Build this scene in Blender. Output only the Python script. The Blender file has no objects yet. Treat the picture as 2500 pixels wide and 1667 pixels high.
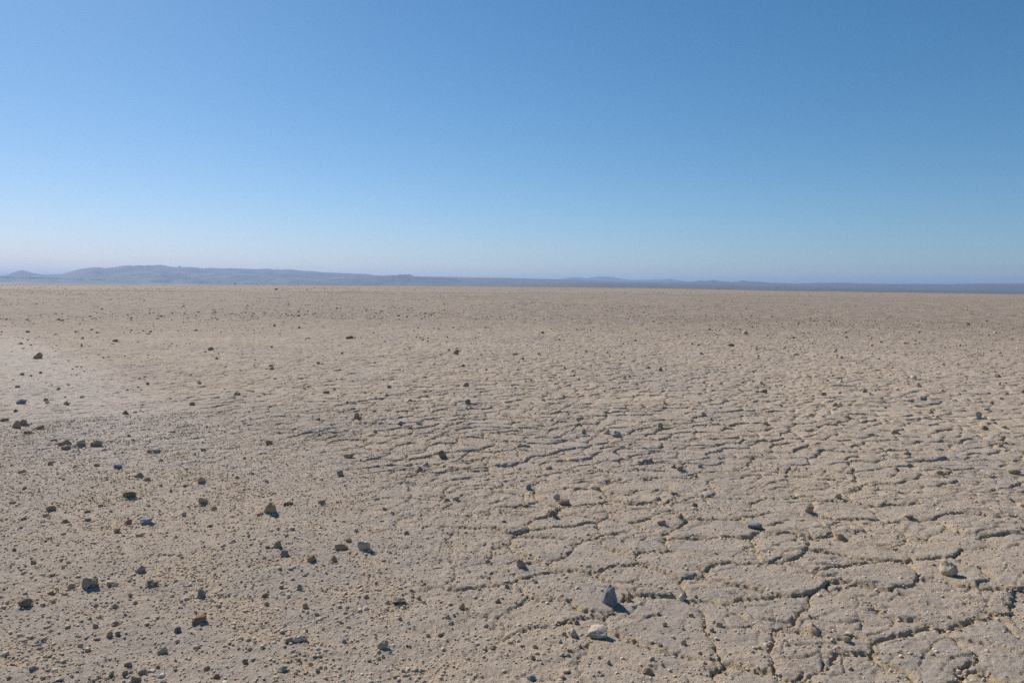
import bpy, math, random
import numpy as np
from math import radians as R

# ------------------------------------------------------------ camera, sky, sun
scn = bpy.context.scene
col = scn.collection
cd = bpy.data.cameras.new("camera")
cam = bpy.data.objects.new("camera", cd); col.objects.link(cam)
cd.lens = 26.0; cd.sensor_width = 36.0; cd.sensor_fit = 'HORIZONTAL'
cd.clip_start = 0.05; cd.clip_end = 60000
from mathutils import Matrix
cam.matrix_world = (Matrix.Translation((0, 0, 1.5)) @ Matrix.Rotation(R(90 - 4.04), 4, 'X')
                    @ Matrix.Rotation(R(0.55), 4, 'Z'))
scn.camera = cam

SUN_AZ, SUN_EL = R(40), R(40)          # azimuth to the left of the view direction
world = bpy.data.worlds.new("World"); scn.world = world; world.use_nodes = True
wt = world.node_tree; wt.nodes.clear()
sky = wt.nodes.new('ShaderNodeTexSky'); sky.sky_type = 'NISHITA'; sky.sun_disc = False
sky.sun_elevation = SUN_EL; sky.sun_rotation = -SUN_AZ
sky.altitude = 850; sky.air_density = 1.0; sky.dust_density = 0.45; sky.ozone_density = 3.0
bg = wt.nodes.new('ShaderNodeBackground'); bg.inputs['Strength'].default_value = 0.1
wo = wt.nodes.new('ShaderNodeOutputWorld')
sp_ = wt.nodes.new('ShaderNodeSeparateColor'); cb_ = wt.nodes.new('ShaderNodeCombineColor')
wt.links.new(sky.outputs[0], sp_.inputs[0])
for ch, (gain, gam) in enumerate(((.80, 1.44), (.715, 1.06), (.79, 1.0))):      # a clear, deep desert blue
    p_ = wt.nodes.new('ShaderNodeMath'); p_.operation = 'POWER'; p_.inputs[1].default_value = gam
    m_ = wt.nodes.new('ShaderNodeMath'); m_.operation = 'MULTIPLY'; m_.inputs[1].default_value = gain * .1 ** (gam - 1)
    wt.links.new(sp_.outputs[ch], p_.inputs[0]); wt.links.new(p_.outputs[0], m_.inputs[0]); wt.links.new(m_.outputs[0], cb_.inputs[ch])
wt.links.new(cb_.outputs[0], bg.inputs[0]); wt.links.new(bg.outputs[0], wo.inputs[0])

sd = bpy.data.lights.new("sun", 'SUN'); sd.energy = 4.6; sd.angle = R(0.5); sd.color = (1.0, 0.92, 0.805)
sun = bpy.data.objects.new("sun", sd); col.objects.link(sun)
from mathutils import Vector
sv = Vector((-math.sin(SUN_AZ) * math.cos(SUN_EL), math.cos(SUN_AZ) * math.cos(SUN_EL), math.sin(SUN_EL)))
sun.rotation_euler = sv.to_track_quat('Z', 'Y').to_euler(); sun.location = (-20, 20, 60)

scn.view_settings.view_transform = 'Standard'; scn.view_settings.look = 'None'
scn.view_settings.exposure = 0.25; scn.view_settings.gamma = 1.0
scn.view_settings.use_curve_mapping = False
scn.cycles.use_denoising = False
scn.cycles.max_bounces = 4; scn.cycles.diffuse_bounces = 3; scn.cycles.volume_bounces = 0

# ------------------------------------------------------------ numpy noise
def hash2(ix, iy, seed):
    h = (ix.astype(np.int64) * 374761393 + iy.astype(np.int64) * 668265263 + seed * 974634721) & 0xffffffff
    h = ((h ^ (h >> 13)) * 1274126177) & 0xffffffff
    h = ((h ^ (h >> 16)) * 2246822519) & 0xffffffff
    return (h ^ (h >> 15)) & 0xffffffff
def rnd2(ix, iy, seed):
    return hash2(ix, iy, seed).astype(np.float64) / 4294967296.0
def perlin(x, y, seed=0):
    ix = np.floor(x); iy = np.floor(y); fx = x - ix; fy = y - iy
    ix = ix.astype(np.int64); iy = iy.astype(np.int64)
    u = fx * fx * fx * (fx * (fx * 6 - 15) + 10); v = fy * fy * fy * (fy * (fy * 6 - 15) + 10)
    def g(a, b, dx, dy):
        t = rnd2(a, b, seed) * 6.2831853
        return np.cos(t) * dx + np.sin(t) * dy
    n00 = g(ix, iy, fx, fy); n10 = g(ix + 1, iy, fx - 1, fy)
    n01 = g(ix, iy + 1, fx, fy - 1); n11 = g(ix + 1, iy + 1, fx - 1, fy - 1)
    a = n00 + u * (n10 - n00); b = n01 + u * (n11 - n01)
    return 1.5 * (a + v * (b - a))
def voronoi(x, y, seed, jit=0.9):
    """distance to the nearest cell border (cell units) and a random number per cell"""
    ix = np.floor(x).astype(np.int64); iy = np.floor(y).astype(np.int64)
    best = np.full(x.shape, 9.0); bx = np.zeros_like(x); by = np.zeros_like(x); bi = np.zeros_like(x); bj = np.zeros_like(x)
    pts = []
    for i in (-1, 0, 1):
        for j in (-1, 0, 1):
            cx, cy = ix + i, iy + j
            px = cx + 0.5 + jit * (rnd2(cx, cy, seed) - 0.5) - x
            py = cy + 0.5 + jit * (rnd2(cx, cy, seed + 7) - 0.5) - y
            d = px * px + py * py
            m = d < best
            best = np.where(m, d, best); bx = np.where(m, px, bx); by = np.where(m, py, by)
            bi = np.where(m, cx, bi); bj = np.where(m, cy, bj)
            pts.append((px, py))
    e = np.full(x.shape, 9.0)
    for px, py in pts:
        dx, dy = px - bx, py - by
        L = np.sqrt(dx * dx + dy * dy)
        dd = np.where(L > 1e-6, ((px + bx) * 0.5 * dx + (py + by) * 0.5 * dy) / np.maximum(L, 1e-6), 9.0)
        e = np.minimum(e, dd)
    ci, cj = bi.astype(np.int64), bj.astype(np.int64)
    return e, rnd2(ci, cj, seed + 31), bx, by, rnd2(ci, cj, seed + 57), rnd2(ci, cj, seed + 83)
def sstep(a, b, x):
    t = np.clip((x - a) / (b - a), 0, 1); return t * t * (3 - 2 * t)

PROFILES={
"ridge":[(-0.7086,0.00046),(-0.6587,0.00372),(-0.6267,0.00776),(-0.6045,0.00995),(-0.5989,0.01051),(-0.5912,0.01385),(-0.5847,0.01628),(-0.5759,0.01371),(-0.5662,0.01158),(-0.5610,0.01145),(-0.5454,0.01244),(-0.5401,0.01442),(-0.5339,0.01667),(-0.5228,0.01952),(-0.5123,0.02095),(-0.5047,0.02040),(-0.5018,0.01974),(-0.4984,0.02078),(-0.4907,0.02168),(-0.4833,0.02330),(-0.4755,0.02421),(-0.4737,0.02352),(-0.4702,0.02384),(-0.4658,0.02468),(-0.4614,0.02404),(-0.4588,0.02410),(-0.4574,0.02487),(-0.4525,0.02449),(-0.4431,0.02545),(-0.4368,0.02435),(-0.4278,0.02305),(-0.4223,0.02326),(-0.4117,0.02338),(-0.4024,0.02307),(-0.3977,0.02215),(-0.3859,0.02289),(-0.3740,0.02235),(-0.3644,0.02279),(-0.3450,0.02264),(-0.3328,0.02208),(-0.3204,0.02308),(-0.3154,0.02291),(-0.3114,0.02219),(-0.2954,0.02247),(-0.2903,0.02271),(-0.2802,0.02140),(-0.2648,0.02085),(-0.2494,0.01949),(-0.2390,0.01964),(-0.2233,0.01880),(-0.2128,0.01841),(-0.1969,0.01836),(-0.1836,0.01664),(-0.1676,0.01603),(-0.1379,0.01503),(-0.1053,0.01267),(-0.0724,0.00809),(-0.0283,0.00082)],
"butte":[(-0.3257,-0.00203),(-0.2956,0.00458),(-0.2649,0.00758),(-0.2338,0.01116),(-0.2022,0.01263),(-0.1890,0.01387),(-0.1809,0.01586),(-0.1702,0.01600),(-0.1611,0.01720),(-0.1563,0.01644),(-0.1514,0.01813),(-0.1460,0.01766),(-0.1406,0.01663),(-0.1368,0.01559),(-0.1314,0.01538),(-0.1189,0.01498),(-0.1053,0.01431),(-0.0889,0.01367),(-0.0807,0.01321),(-0.0724,0.01138),(-0.0642,0.00817),(-0.0449,0.00066)],
"knoll":[(-0.1703,0.00054),(-0.1568,0.01155),(-0.1487,0.01708),(-0.1460,0.01820),(-0.1379,0.01868),(-0.1347,0.01725),(-0.1298,0.01458),(-0.1053,0.00118)],
"slope":[(-0.1917,-0.00021),(-0.1595,0.01260),(-0.1325,0.01580),(-0.1053,0.01563),(-0.0834,0.01548),(-0.0284,0.01513),(-0.0008,0.01485),(0.0268,0.01439),(0.0653,0.01380),(0.1037,0.01276),(0.1364,0.01166),(0.1687,0.01137),(0.2113,0.01153),(0.2531,0.01198),(0.2940,0.01172),(0.3315,0.01092),(0.3681,0.01063),(0.3919,0.01103),(0.4335,0.01121),(0.4605,0.01076),(0.5038,0.01074),(0.5329,0.01074),(0.5650,0.01149),(0.6034,0.01177),(0.6573,0.01238),(0.7073,0.00998),(0.7681,0.00268)],
"apron":[(-0.0559,0.00056),(-0.0007,0.00494),(0.0434,0.00783),(0.0928,0.00938),(0.1688,0.00920),(0.2428,0.00844),(0.3440,0.00685),(0.4383,0.00555),(0.5250,0.00431),(0.6038,0.00271),(0.6404,0.00041)],
"far":[(0.0434,0.00646),(0.0598,0.01320),(0.0735,0.01606),(0.0817,0.01723),(0.0927,0.01622),(0.0982,0.01517),(0.1064,0.01688),(0.1145,0.01803),(0.1254,0.01784),(0.1276,0.01840),(0.1363,0.01710),(0.1471,0.01501),(0.1579,0.01373),(0.1794,0.01416),(0.1900,0.01477),(0.2006,0.01485),(0.2070,0.01570),(0.2165,0.01441),(0.2270,0.01287),(0.2428,0.00978),(0.2636,0.00674)],
"bumps":[(0.2114,0.00631),(0.2375,0.01188),(0.2468,0.01381),(0.2531,0.01278),(0.2582,0.01388),(0.2633,0.01471),(0.2737,0.01292),(0.2890,0.01196),(0.2950,0.01305),(0.3010,0.01440),(0.3091,0.01287),(0.3191,0.01267),(0.3241,0.01243),(0.3340,0.01119),(0.3681,0.01063),(0.3824,0.01123),(0.3899,0.01178),(0.3989,0.01142),(0.4073,0.01187),(0.4198,0.01194),(0.4313,0.01125),(0.4426,0.01106),(0.4825,0.00736)],
}
STONES=[
(0.473,3.419,0.088,0.066,0.087,"L","d","large dark blue-grey peaked rock with black shadow at lower right"),
(2.317,3.817,0.092,0.069,0.080,"K","o","large rounded grey-tan rock with a long black shadow at the lower right"),
(0.381,3.087,0.088,0.066,0.047,"W","b","large cream white angular block with black shadow at the bottom"),
(-2.092,3.592,0.079,0.059,0.051,"C","b","large pale tan rock between two smaller tan stones at lower left"),
(1.328,3.139,0.062,0.046,0.040,"P","b","pinkish tan rock with a long black shadow at the bottom right"),
(-1.585,4.787,0.080,0.060,0.067,"B","d","large grey-brown peaked rock with a dark shadow left of centre"),
(-2.261,3.358,0.067,0.050,0.038,"D","r","dark grey-brown lumpy rock near the lower left corner"),
(-0.830,4.110,0.068,0.051,0.050,"W","b","white blocky stone with flat bright top left of centre"),
(-0.524,2.969,0.049,0.037,0.034,"G","o","rounded grey stone with black shadow near the bottom left of centre"),
(0.061,3.846,0.058,0.029,0.047,"P","s","pinkish tan slanted wedge of stone leaning to the right near centre"),
(0.266,4.748,0.079,0.060,0.049,"D","r","dark brown-grey rock in front of the white and pinkish stones"),
(-1.399,3.236,0.066,0.053,0.028,"R","f","reddish brown long stone with a dark hollow under it at lower left"),
(-0.887,3.040,0.062,0.031,0.026,"C","s","long cream stone touching a pinkish white one near the bottom"),
(-0.527,3.433,0.065,0.049,0.028,"D","b","dark grey block with flat light top at bottom left of centre"),
(0.545,2.795,0.047,0.035,0.026,"B","b","brown crumbly clod with dark shadow near the bottom right of centre"),
(0.273,3.091,0.042,0.032,0.037,"C","r","pale tan lumpy stone left of the cream block at lower right"),
(-1.433,2.957,0.041,0.031,0.033,"G","b","squarish grey stone with black shadow under it near the bottom left"),
(-1.499,3.493,0.043,0.032,0.043,"N","w","greenish grey peaked stone above its dark shadow at lower left"),
(1.527,4.534,0.092,0.074,0.039,"L","f","dark blue-grey flat slab sunk in a plate at right"),
(2.548,3.627,0.060,0.048,0.030,"D","f","dark low flat stone close to the right picture edge"),
(-1.325,4.133,0.056,0.042,0.043,"D","w","dark greyish brown peaked stone with smaller dark ones at its left"),
(1.071,7.424,0.121,0.091,0.059,"G","w","grey sloping wedge of stone beside a pale tilted stone"),
(0.370,5.015,0.081,0.061,0.039,"P","o","pinkish white potato-shaped stone touching a white one behind it"),
(0.839,3.504,0.041,0.031,0.042,"C","r","round pale tan stone with a short black shadow right of the blue-grey rock"),
(-3.838,6.756,0.105,0.079,0.054,"B","r","lumpy grey-brown stone last in the line of three at the left"),
(-4.112,6.732,0.116,0.087,0.049,"B","r","wide grey-brown stone first in the line of three at the left"),
(-1.080,3.943,0.053,0.040,0.037,"T","b","brown-tan craggy stone with shadow below left of centre"),
(-2.298,4.577,0.079,0.059,0.033,"L","b","dark blue block of stone among tan pebbles on the left"),
(-2.708,5.163,0.081,0.061,0.038,"D","b","dark brown flat-topped stone with black shadow in the left pebbles"),
(-1.938,3.783,0.051,0.038,0.033,"P","w","pinkish white wedge of stone on pebbles at lower left"),
(-0.600,6.392,0.080,0.060,0.060,"D","r","dark dome-shaped stone with a pale chip at its foot near centre"),
(2.011,4.897,0.059,0.044,0.048,"T","r","knob-shaped tan stone with a black shadow on plates at right"),
(1.987,4.361,0.059,0.044,0.037,"B","r","brown knobbly stone on plates at right behind the pinkish rock"),
(-0.959,4.112,0.077,0.038,0.032,"B","s","long thin brown-grey stone lying behind pebbles left of centre"),
(-5.175,7.652,0.082,0.061,0.077,"B","b","upright brown stone touching a smaller tan one at the left edge"),
(-0.935,3.031,0.041,0.031,0.024,"W","b","pinkish white stone joined to a long cream one near the bottom"),
(-0.884,2.786,0.042,0.032,0.019,"C","r","pale cream lump among tan granules at the bottom left"),
(-2.130,5.031,0.069,0.052,0.038,"B","b","brown two-humped stone behind a pale tan one left of centre"),
(-9.471,14.717,0.165,0.124,0.136,"B","r","largest stone in the far left distance, brown and rounded"),
(-1.750,3.193,0.048,0.036,0.020,"P","w","pale pinkish flat stone half buried in pebbles at lower left"),
(-1.258,4.030,0.051,0.038,0.032,"P","r","pinkish grey rounded stone in front of the dark peaked one"),
(-1.425,6.379,0.100,0.075,0.042,"D","b","long dark brick-shaped stone lying on the cracked centre ground"),
(4.182,6.054,0.099,0.079,0.042,"T","f","yellow-brown long flat stone lying on plates near the right edge"),
(-3.051,4.819,0.065,0.049,0.033,"B","r","rounded brown stone behind a pinkish one in the left pebbles"),
(-3.985,6.761,0.080,0.060,0.052,"C","b","pale tan stone in the middle of the line of three stones"),
(-1.792,3.611,0.065,0.052,0.027,"B","f","thin flat brown splinter of stone at lower left"),
(-1.421,2.775,0.032,0.024,0.023,"P","r","pale pinkish rounded stone at the very bottom left of the ground"),
(-2.375,5.577,0.058,0.044,0.046,"T","r","tan knobbly stone with a dark shadow directly under it left of centre"),
(0.984,7.542,0.087,0.065,0.055,"C","w","pale tilted stone beside a grey wedge on the cracked plates"),
(0.622,5.301,0.073,0.058,0.031,"B","f","brown lump of stone lodged in a crack between mud plates"),
(3.557,5.053,0.060,0.045,0.035,"P","b","pinkish block of stone cut off by the right picture edge"),
(-1.979,2.998,0.045,0.034,0.019,"C","w","pale tan sloping stone near the bottom left corner"),
(0.087,2.739,0.035,0.026,0.017,"L","r","dark blue-grey stone cut off by the bottom edge near centre"),
(-1.337,5.713,0.055,0.041,0.049,"G","r","mottled grey stone with a light base on smooth ground near centre"),
(0.325,5.108,0.050,0.038,0.043,"W","r","white rounded stone behind a pinkish white one on mud plates"),
(-6.123,9.166,0.115,0.092,0.058,"L","f","flat blue-grey slab of stone lying alone at the far left edge"),
(0.932,3.190,0.037,0.027,0.022,"T","b","tan-brown lump of grit by a crack at lower right"),
(-1.745,8.246,0.078,0.059,0.069,"T","w","tan upright chip of stone on the grey rippled centre ground"),
(0.961,4.599,0.058,0.043,0.027,"P","b","pinkish tan stone on a broad plate right of centre"),
(-0.966,3.955,0.040,0.030,0.031,"P","w","pinkish tan stone standing on pebbles left of centre"),
(5.173,9.074,0.110,0.083,0.056,"B","w","brown wedge-shaped stone with pointed left top on the right-hand plates"),
(-0.742,5.921,0.056,0.042,0.046,"D","r","dark egg-shaped stone in front of the dome-shaped one near centre"),
(5.164,7.990,0.085,0.064,0.054,"B","w","brown pyramid-shaped stone on cracked plates near the right edge"),
(2.374,5.273,0.052,0.039,0.039,"T","r","rounded tan stone wedged in a dark crack between plates at right"),
(-1.046,3.584,0.032,0.024,0.029,"G","w","brown-grey upright stone with small shadow in lower left pebbles"),
(-2.913,5.702,0.066,0.050,0.033,"T","b","blocky tan-grey stone behind a small brown one on left pebbles"),
(5.507,8.645,0.074,0.056,0.070,"G","b","grey upright stone with rounded top near the right edge"),
(-1.455,3.146,0.030,0.022,0.024,"L","r","small blue-grey knobbly stone behind the squarish grey stone at lower left"),
(0.131,5.331,0.046,0.035,0.042,"L","b","small blue-grey upright stone with short shadow near centre"),
(4.032,7.685,0.080,0.060,0.048,"T","b","tan-brown jagged stone with a dark right side on cracked plates"),
(-1.992,4.884,0.048,0.036,0.032,"C","w","pale tan pointed stone in front of the two-humped brown stone"),
(5.229,10.933,0.136,0.109,0.057,"G","f","long flat grey stone on stony rippled ground at right"),
(-0.223,3.358,0.030,0.023,0.025,"O","r","orange-tan clump of grit on the pebbly ground below centre"),
(-5.234,7.845,0.075,0.056,0.051,"T","r","tan rounded stone leaning against the upright brown stone at the left"),
(1.382,5.960,0.057,0.043,0.039,"D","r","dark brown stone of a touching dark pair on the cracked plates"),
(5.702,10.163,0.096,0.072,0.067,"G","b","grey-brown stone tilted to the right on stony ground at right"),
(-1.124,2.742,0.027,0.020,0.018,"R","r","reddish tan rounded stone by the bottom edge left of centre"),
(-2.296,6.931,0.068,0.051,0.043,"D","b","dark grey chunk alone on smooth grey ground left of centre"),
(-0.281,3.267,0.033,0.024,0.020,"C","w","pale pinkish chip resting on pebbly ground below centre"),
(1.588,7.800,0.072,0.054,0.046,"B","r","brown stone perched on a cracked plate right of centre"),
(-3.193,6.577,0.070,0.056,0.032,"W","f","whitish flat stone paired with a thin brown one on left ground"),
(-1.250,16.506,0.136,0.102,0.105,"B","r","rounded brown stone standing out in the middle distance left of centre"),
(-0.692,11.128,0.099,0.074,0.063,"G","w","small grey pyramid of stone on rippled ground at picture centre"),
(1.263,4.993,0.045,0.034,0.028,"B","w","brown pointed stone with a pale flat chip in front on big plates"),
(-0.066,2.980,0.030,0.024,0.015,"B","f","brown tilted flat stone below centre near the bottom"),
(-4.434,8.421,0.077,0.058,0.045,"B","w","squat brown stone with a pointed top on the bare grey flat"),
(-0.560,9.401,0.078,0.058,0.056,"D","b","dark cube-like stone on the rippled ground in front of the grey pyramid"),
(-0.998,7.914,0.066,0.049,0.047,"C","r","pale tan rounded stone among small ones on the rippled ground"),
(6.454,11.006,0.111,0.083,0.053,"B","w","brown low stone with sloping sides on stony ground at right"),
(4.734,7.065,0.053,0.039,0.047,"D","b","dark angular stone beside a pale lump near the right edge"),
(-3.725,9.967,0.089,0.066,0.054,"D","r","dark lopsided stone sitting on the rippled ground left of centre"),
(-3.203,5.942,0.067,0.054,0.028,"L","f","blue-grey lens shaped stone half sunk in the left pebble ground"),
(3.624,6.671,0.065,0.049,0.031,"P","w","pinkish tan flake lying on a plate at right"),
(3.689,10.727,0.095,0.071,0.055,"D","r","dark low stone on stony rippled ground right of centre"),
(1.734,2.938,0.027,0.020,0.015,"T","r","small grey-tan clod near the bottom right corner"),
(5.978,9.237,0.068,0.051,0.050,"W","b","white quartz-like stone on the cracked ground near the right edge"),
(4.131,9.364,0.067,0.050,0.051,"D","w","dark pointed stone directly behind a smaller dark one at right"),
(2.262,8.626,0.056,0.042,0.050,"C","r","pale round stone alone on the finely cracked ground right of centre"),
(4.497,10.580,0.085,0.063,0.048,"D","r","dark rounded stone on the stony rippled ground at right"),
(-1.702,5.236,0.034,0.028,0.017,"W","f","small white flake standing up out of pebbles left of centre"),
(5.877,19.806,0.198,0.149,0.083,"D","w","wide dark low mound-shaped stone in the far distance right of centre"),
(-1.336,4.443,0.028,0.021,0.017,"W","b","small bright white chip on pebbles left of centre"),
(-10.395,19.326,0.137,0.109,0.066,"D","f","dark stone lying alone on pale ground in the far left distance"),
(8.928,23.414,0.165,0.124,0.080,"D","w","dark peaked stone in the far distance at right"),
(0.076,16.488,0.136,0.109,0.057,"D","f","flat dark stone in the middle distance at picture centre"),
(12.250,22.410,0.132,0.099,0.064,"D","w","dark pointed stone in the far distance well to the right"),
(-10.412,24.260,0.157,0.118,0.066,"D","w","dark low stone on the far flat ground left of centre"),
(1.020,24.756,0.102,0.077,0.093,"D","b","dark upright dot of a stone in the far distance near centre"),
(7.448,27.937,0.148,0.111,0.072,"D","w","dark pointed stone in the far distance right of centre"),
(-1.419,2.716,0.035,0.026,0.024,"T","b","mid-sized tan blocky stone just in front and left of the pale pinkish bottom stone"),
(1.430,3.036,0.037,0.028,0.023,"T","r","mid-sized tan rounded stone in front and right of the pinkish bottom-right rock"),
(-1.995,3.612,0.053,0.040,0.022,"T","b","mid-sized tan blocky stone right of the large pale lower-left rock"),
(-1.856,3.373,0.041,0.031,0.022,"B","r","mid-sized brown rounded stone behind the pale half-buried stone"),
(1.096,4.707,0.054,0.040,0.033,"B","w","mid-sized brown pointed stone right of the pinkish tan plate stone"),
(0.572,3.461,0.034,0.026,0.028,"T","r","smallish tan rounded stone right of the large blue-grey rock"),
(-2.181,3.583,0.037,0.028,0.028,"T","b","smallish tan blocky stone left of the large pale lower-left rock"),
(-2.417,4.586,0.048,0.036,0.032,"B","r","smallish brown rounded stone just left of the dark blue block"),
(-1.506,2.827,0.030,0.023,0.020,"T","r","smallish tan rounded stone just behind and left of the pale pinkish bottom stone"),
(-1.720,3.087,0.029,0.022,0.023,"T","r","smallish tan rounded stone just in front and left of the pale half-buried stone"),
(2.627,4.785,0.057,0.046,0.026,"P","f","mid-sized pinkish flat stone right of the brown knobbly plate stone"),
(-4.018,6.587,0.082,0.066,0.035,"G","f","mid-sized grey flat stone just in front of the first trio stone"),
(-2.807,4.576,0.058,0.043,0.024,"B","w","mid-sized brown pointed stone in front and right of the rounded brown stone"),
(-0.961,3.389,0.031,0.023,0.026,"T","r","smallish tan rounded stone in front of the brown-grey upright pebble"),
(-4.876,7.571,0.079,0.059,0.045,"B","r","smallish brown rounded stone just right of the tan leaning stone"),
(0.735,3.018,0.026,0.019,0.022,"C","r","smallish pale tan rounded stone in front and left of the tan-brown gritty lump"),
(-2.397,4.415,0.040,0.030,0.029,"B","b","smallish brown blocky stone left of the dark blue block"),
(-1.538,2.757,0.023,0.018,0.020,"N","b","smallish greenish blocky stone left of the pale pinkish bottom stone"),
(1.216,4.693,0.042,0.032,0.029,"B","w","smallish brown pointed stone just in front of the brown pointed plate stone"),
(-2.216,4.332,0.047,0.037,0.021,"T","f","mid-sized tan flat stone just in front of the dark blue block"),
(0.225,2.782,0.032,0.026,0.013,"P","f","mid-sized pinkish flat stone right of the dark bottom-edge stone"),
(-4.844,7.325,0.087,0.070,0.037,"D","f","mid-sized dark flat stone just in front of the tan leaning stone"),
(3.196,6.055,0.052,0.039,0.038,"T","r","smallish tan rounded stone in front and left of the pinkish tan flake"),
(0.728,3.531,0.037,0.030,0.017,"L","f","smallish blue-grey flat stone left of the round pale tan stone"),
(0.205,2.744,0.029,0.022,0.013,"T","r","smallish tan rounded stone right of the dark bottom-edge stone"),
(-1.316,2.709,0.027,0.020,0.014,"C","w","smallish pale tan pointed stone in front and right of the pale pinkish bottom stone"),
(0.687,3.177,0.024,0.018,0.024,"T","r","small tan rounded stone in front and left of the round pale tan stone"),
(-1.195,3.520,0.033,0.025,0.020,"D","r","smallish dark rounded stone left of the brown-grey upright pebble"),
(-1.296,4.987,0.051,0.038,0.024,"T","w","smallish tan pointed stone in front and left of the mottled grey stone"),
(-0.384,5.094,0.046,0.034,0.029,"T","r","smallish tan rounded stone in front and right of the dark egg-shaped stone"),
(-1.856,2.784,0.025,0.019,0.016,"B","r","smallish brown rounded stone in front of the pale sloping corner stone"),
(1.171,3.048,0.028,0.021,0.017,"C","w","smallish pale tan pointed stone left of the pinkish bottom-right rock"),
(-2.362,3.726,0.039,0.031,0.017,"B","f","smallish brown flat stone left of the large pale lower-left rock"),
(0.110,4.952,0.049,0.037,0.024,"B","r","smallish brown rounded stone in front of the small blue-grey upright stone"),
(3.456,5.878,0.058,0.046,0.029,"B","f","smallish brown flat stone in front and right of the pinkish tan flake"),
(-1.755,3.050,0.030,0.024,0.015,"P","f","smallish pinkish flat stone in front and left of the pale half-buried stone"),
(-1.055,2.858,0.023,0.018,0.019,"B","r","smallish brown rounded stone behind and right of the reddish bottom stone"),
(-0.444,5.084,0.038,0.029,0.034,"G","b","small grey blocky stone in front and right of the dark egg-shaped stone"),
(-1.186,2.805,0.026,0.019,0.015,"T","r","smallish tan rounded stone just behind and left of the reddish bottom stone"),
(-3.008,4.699,0.046,0.037,0.022,"P","f","smallish pinkish flat stone just in front and left of the rounded brown stone"),
(-1.641,4.757,0.047,0.038,0.022,"P","f","smallish pinkish flat stone just left of the large grey-brown peaked rock"),
(-1.525,4.937,0.041,0.031,0.028,"D","r","smallish dark rounded stone behind and right of the large grey-brown peaked rock"),
(4.404,6.383,0.053,0.040,0.036,"D","b","smallish dark blocky stone just behind the yellow-brown long flat stone"),
(-0.949,4.251,0.036,0.027,0.024,"B","r","smallish brown rounded stone just behind and right of the long thin brown-grey stone"),
(6.447,11.632,0.083,0.062,0.077,"B","w","small brown pointed stone just behind the grey-brown tilted stone"),
(-1.822,3.159,0.024,0.018,0.020,"B","r","small brown rounded stone left of the pale half-buried stone"),
(1.349,6.057,0.049,0.037,0.034,"D","w","smallish dark pointed stone just behind and left of the dark pair stone"),
(4.178,6.563,0.059,0.044,0.033,"G","b","smallish grey blocky stone in front and left of the dark angular right-edge stone"),
(-1.849,2.881,0.026,0.020,0.014,"D","r","smallish dark rounded stone in front and right of the pale sloping corner stone"),
(0.101,3.946,0.036,0.027,0.020,"T","r","smallish tan rounded stone just behind and right of the pinkish slanted wedge"),
(1.991,3.184,0.029,0.023,0.014,"O","f","smallish orange-tan flat stone behind and right of the small corner clod"),
(-0.797,5.744,0.048,0.036,0.031,"C","w","smallish pale tan pointed stone just in front and left of the dark egg-shaped stone"),
(-2.139,4.755,0.033,0.025,0.032,"G","r","small grey rounded stone in front and left of the two-humped brown stone"),
(0.312,6.020,0.056,0.044,0.028,"P","f","smallish pinkish flat stone behind and right of the small blue-grey upright stone"),
(0.250,2.950,0.026,0.019,0.015,"T","r","smallish tan rounded stone in front of the pale lumpy stone"),
(-0.057,3.433,0.027,0.020,0.020,"B","r","small brown rounded stone right of the orange-tan clump"),
(-1.975,3.039,0.025,0.019,0.016,"B","r","smallish brown rounded stone just behind and right of the pale sloping corner stone"),
(-0.434,2.742,0.025,0.019,0.013,"D","w","smallish dark pointed stone in front of the rounded grey bottom stone"),
(0.573,2.874,0.026,0.020,0.013,"T","r","smallish tan rounded stone just behind the brown crumbly clod"),
(5.434,8.074,0.067,0.050,0.041,"G","w","smallish grey pointed stone right of the brown pyramid stone"),
(-1.690,3.096,0.023,0.018,0.018,"T","r","small tan rounded stone just in front of the pale half-buried stone"),
(-1.490,2.773,0.021,0.016,0.016,"B","r","small brown rounded stone just left of the pale pinkish bottom stone"),
(0.477,3.330,0.025,0.019,0.019,"B","r","small brown rounded stone just in front of the large blue-grey rock"),
(0.237,3.097,0.023,0.018,0.018,"T","r","small tan rounded stone just left of the pale lumpy stone"),
(0.299,3.190,0.024,0.018,0.019,"G","r","small grey rounded stone just behind the pale lumpy stone"),
(0.096,2.892,0.022,0.016,0.017,"B","r","small brown rounded stone behind the dark bottom-edge stone"),
(0.634,3.007,0.023,0.017,0.018,"T","r","small tan rounded stone behind the brown crumbly clod"),
(1.407,5.746,0.046,0.035,0.029,"B","w","smallish brown pointed stone just in front and right of the dark pair stone"),
(-0.440,3.480,0.024,0.018,0.022,"T","r","small tan rounded stone right of the dark grey flat-topped block"),
(-1.177,6.013,0.057,0.046,0.024,"T","f","smallish tan flat stone in front and right of the long dark brick-shaped stone"),
(0.934,6.589,0.047,0.035,0.038,"G","w","small grey pointed stone in front of the grey sloping wedge"),
(-2.560,3.880,0.028,0.021,0.022,"D","b","small dark blocky stone behind the dark lower-left rock"),
(-2.235,3.508,0.032,0.025,0.015,"T","f","smallish tan flat stone behind and right of the dark lower-left rock"),
(0.108,2.986,0.022,0.016,0.018,"T","r","small tan rounded stone left of the pale lumpy stone"),
(8.634,13.065,0.108,0.081,0.063,"D","w","smallish dark pointed stone behind the white right-edge stone"),
(-1.873,4.513,0.038,0.028,0.021,"D","w","smallish dark pointed stone in front of the pale tan pointed stone"),
(-5.517,9.086,0.067,0.051,0.049,"B","r","small brown rounded stone behind the first trio stone"),
(-0.583,3.430,0.026,0.019,0.019,"G","w","small grey pointed stone just left of the dark grey flat-topped block"),
(-2.806,5.622,0.049,0.036,0.025,"B","b","smallish brown blocky stone just right of the blocky tan-grey stone"),
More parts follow.
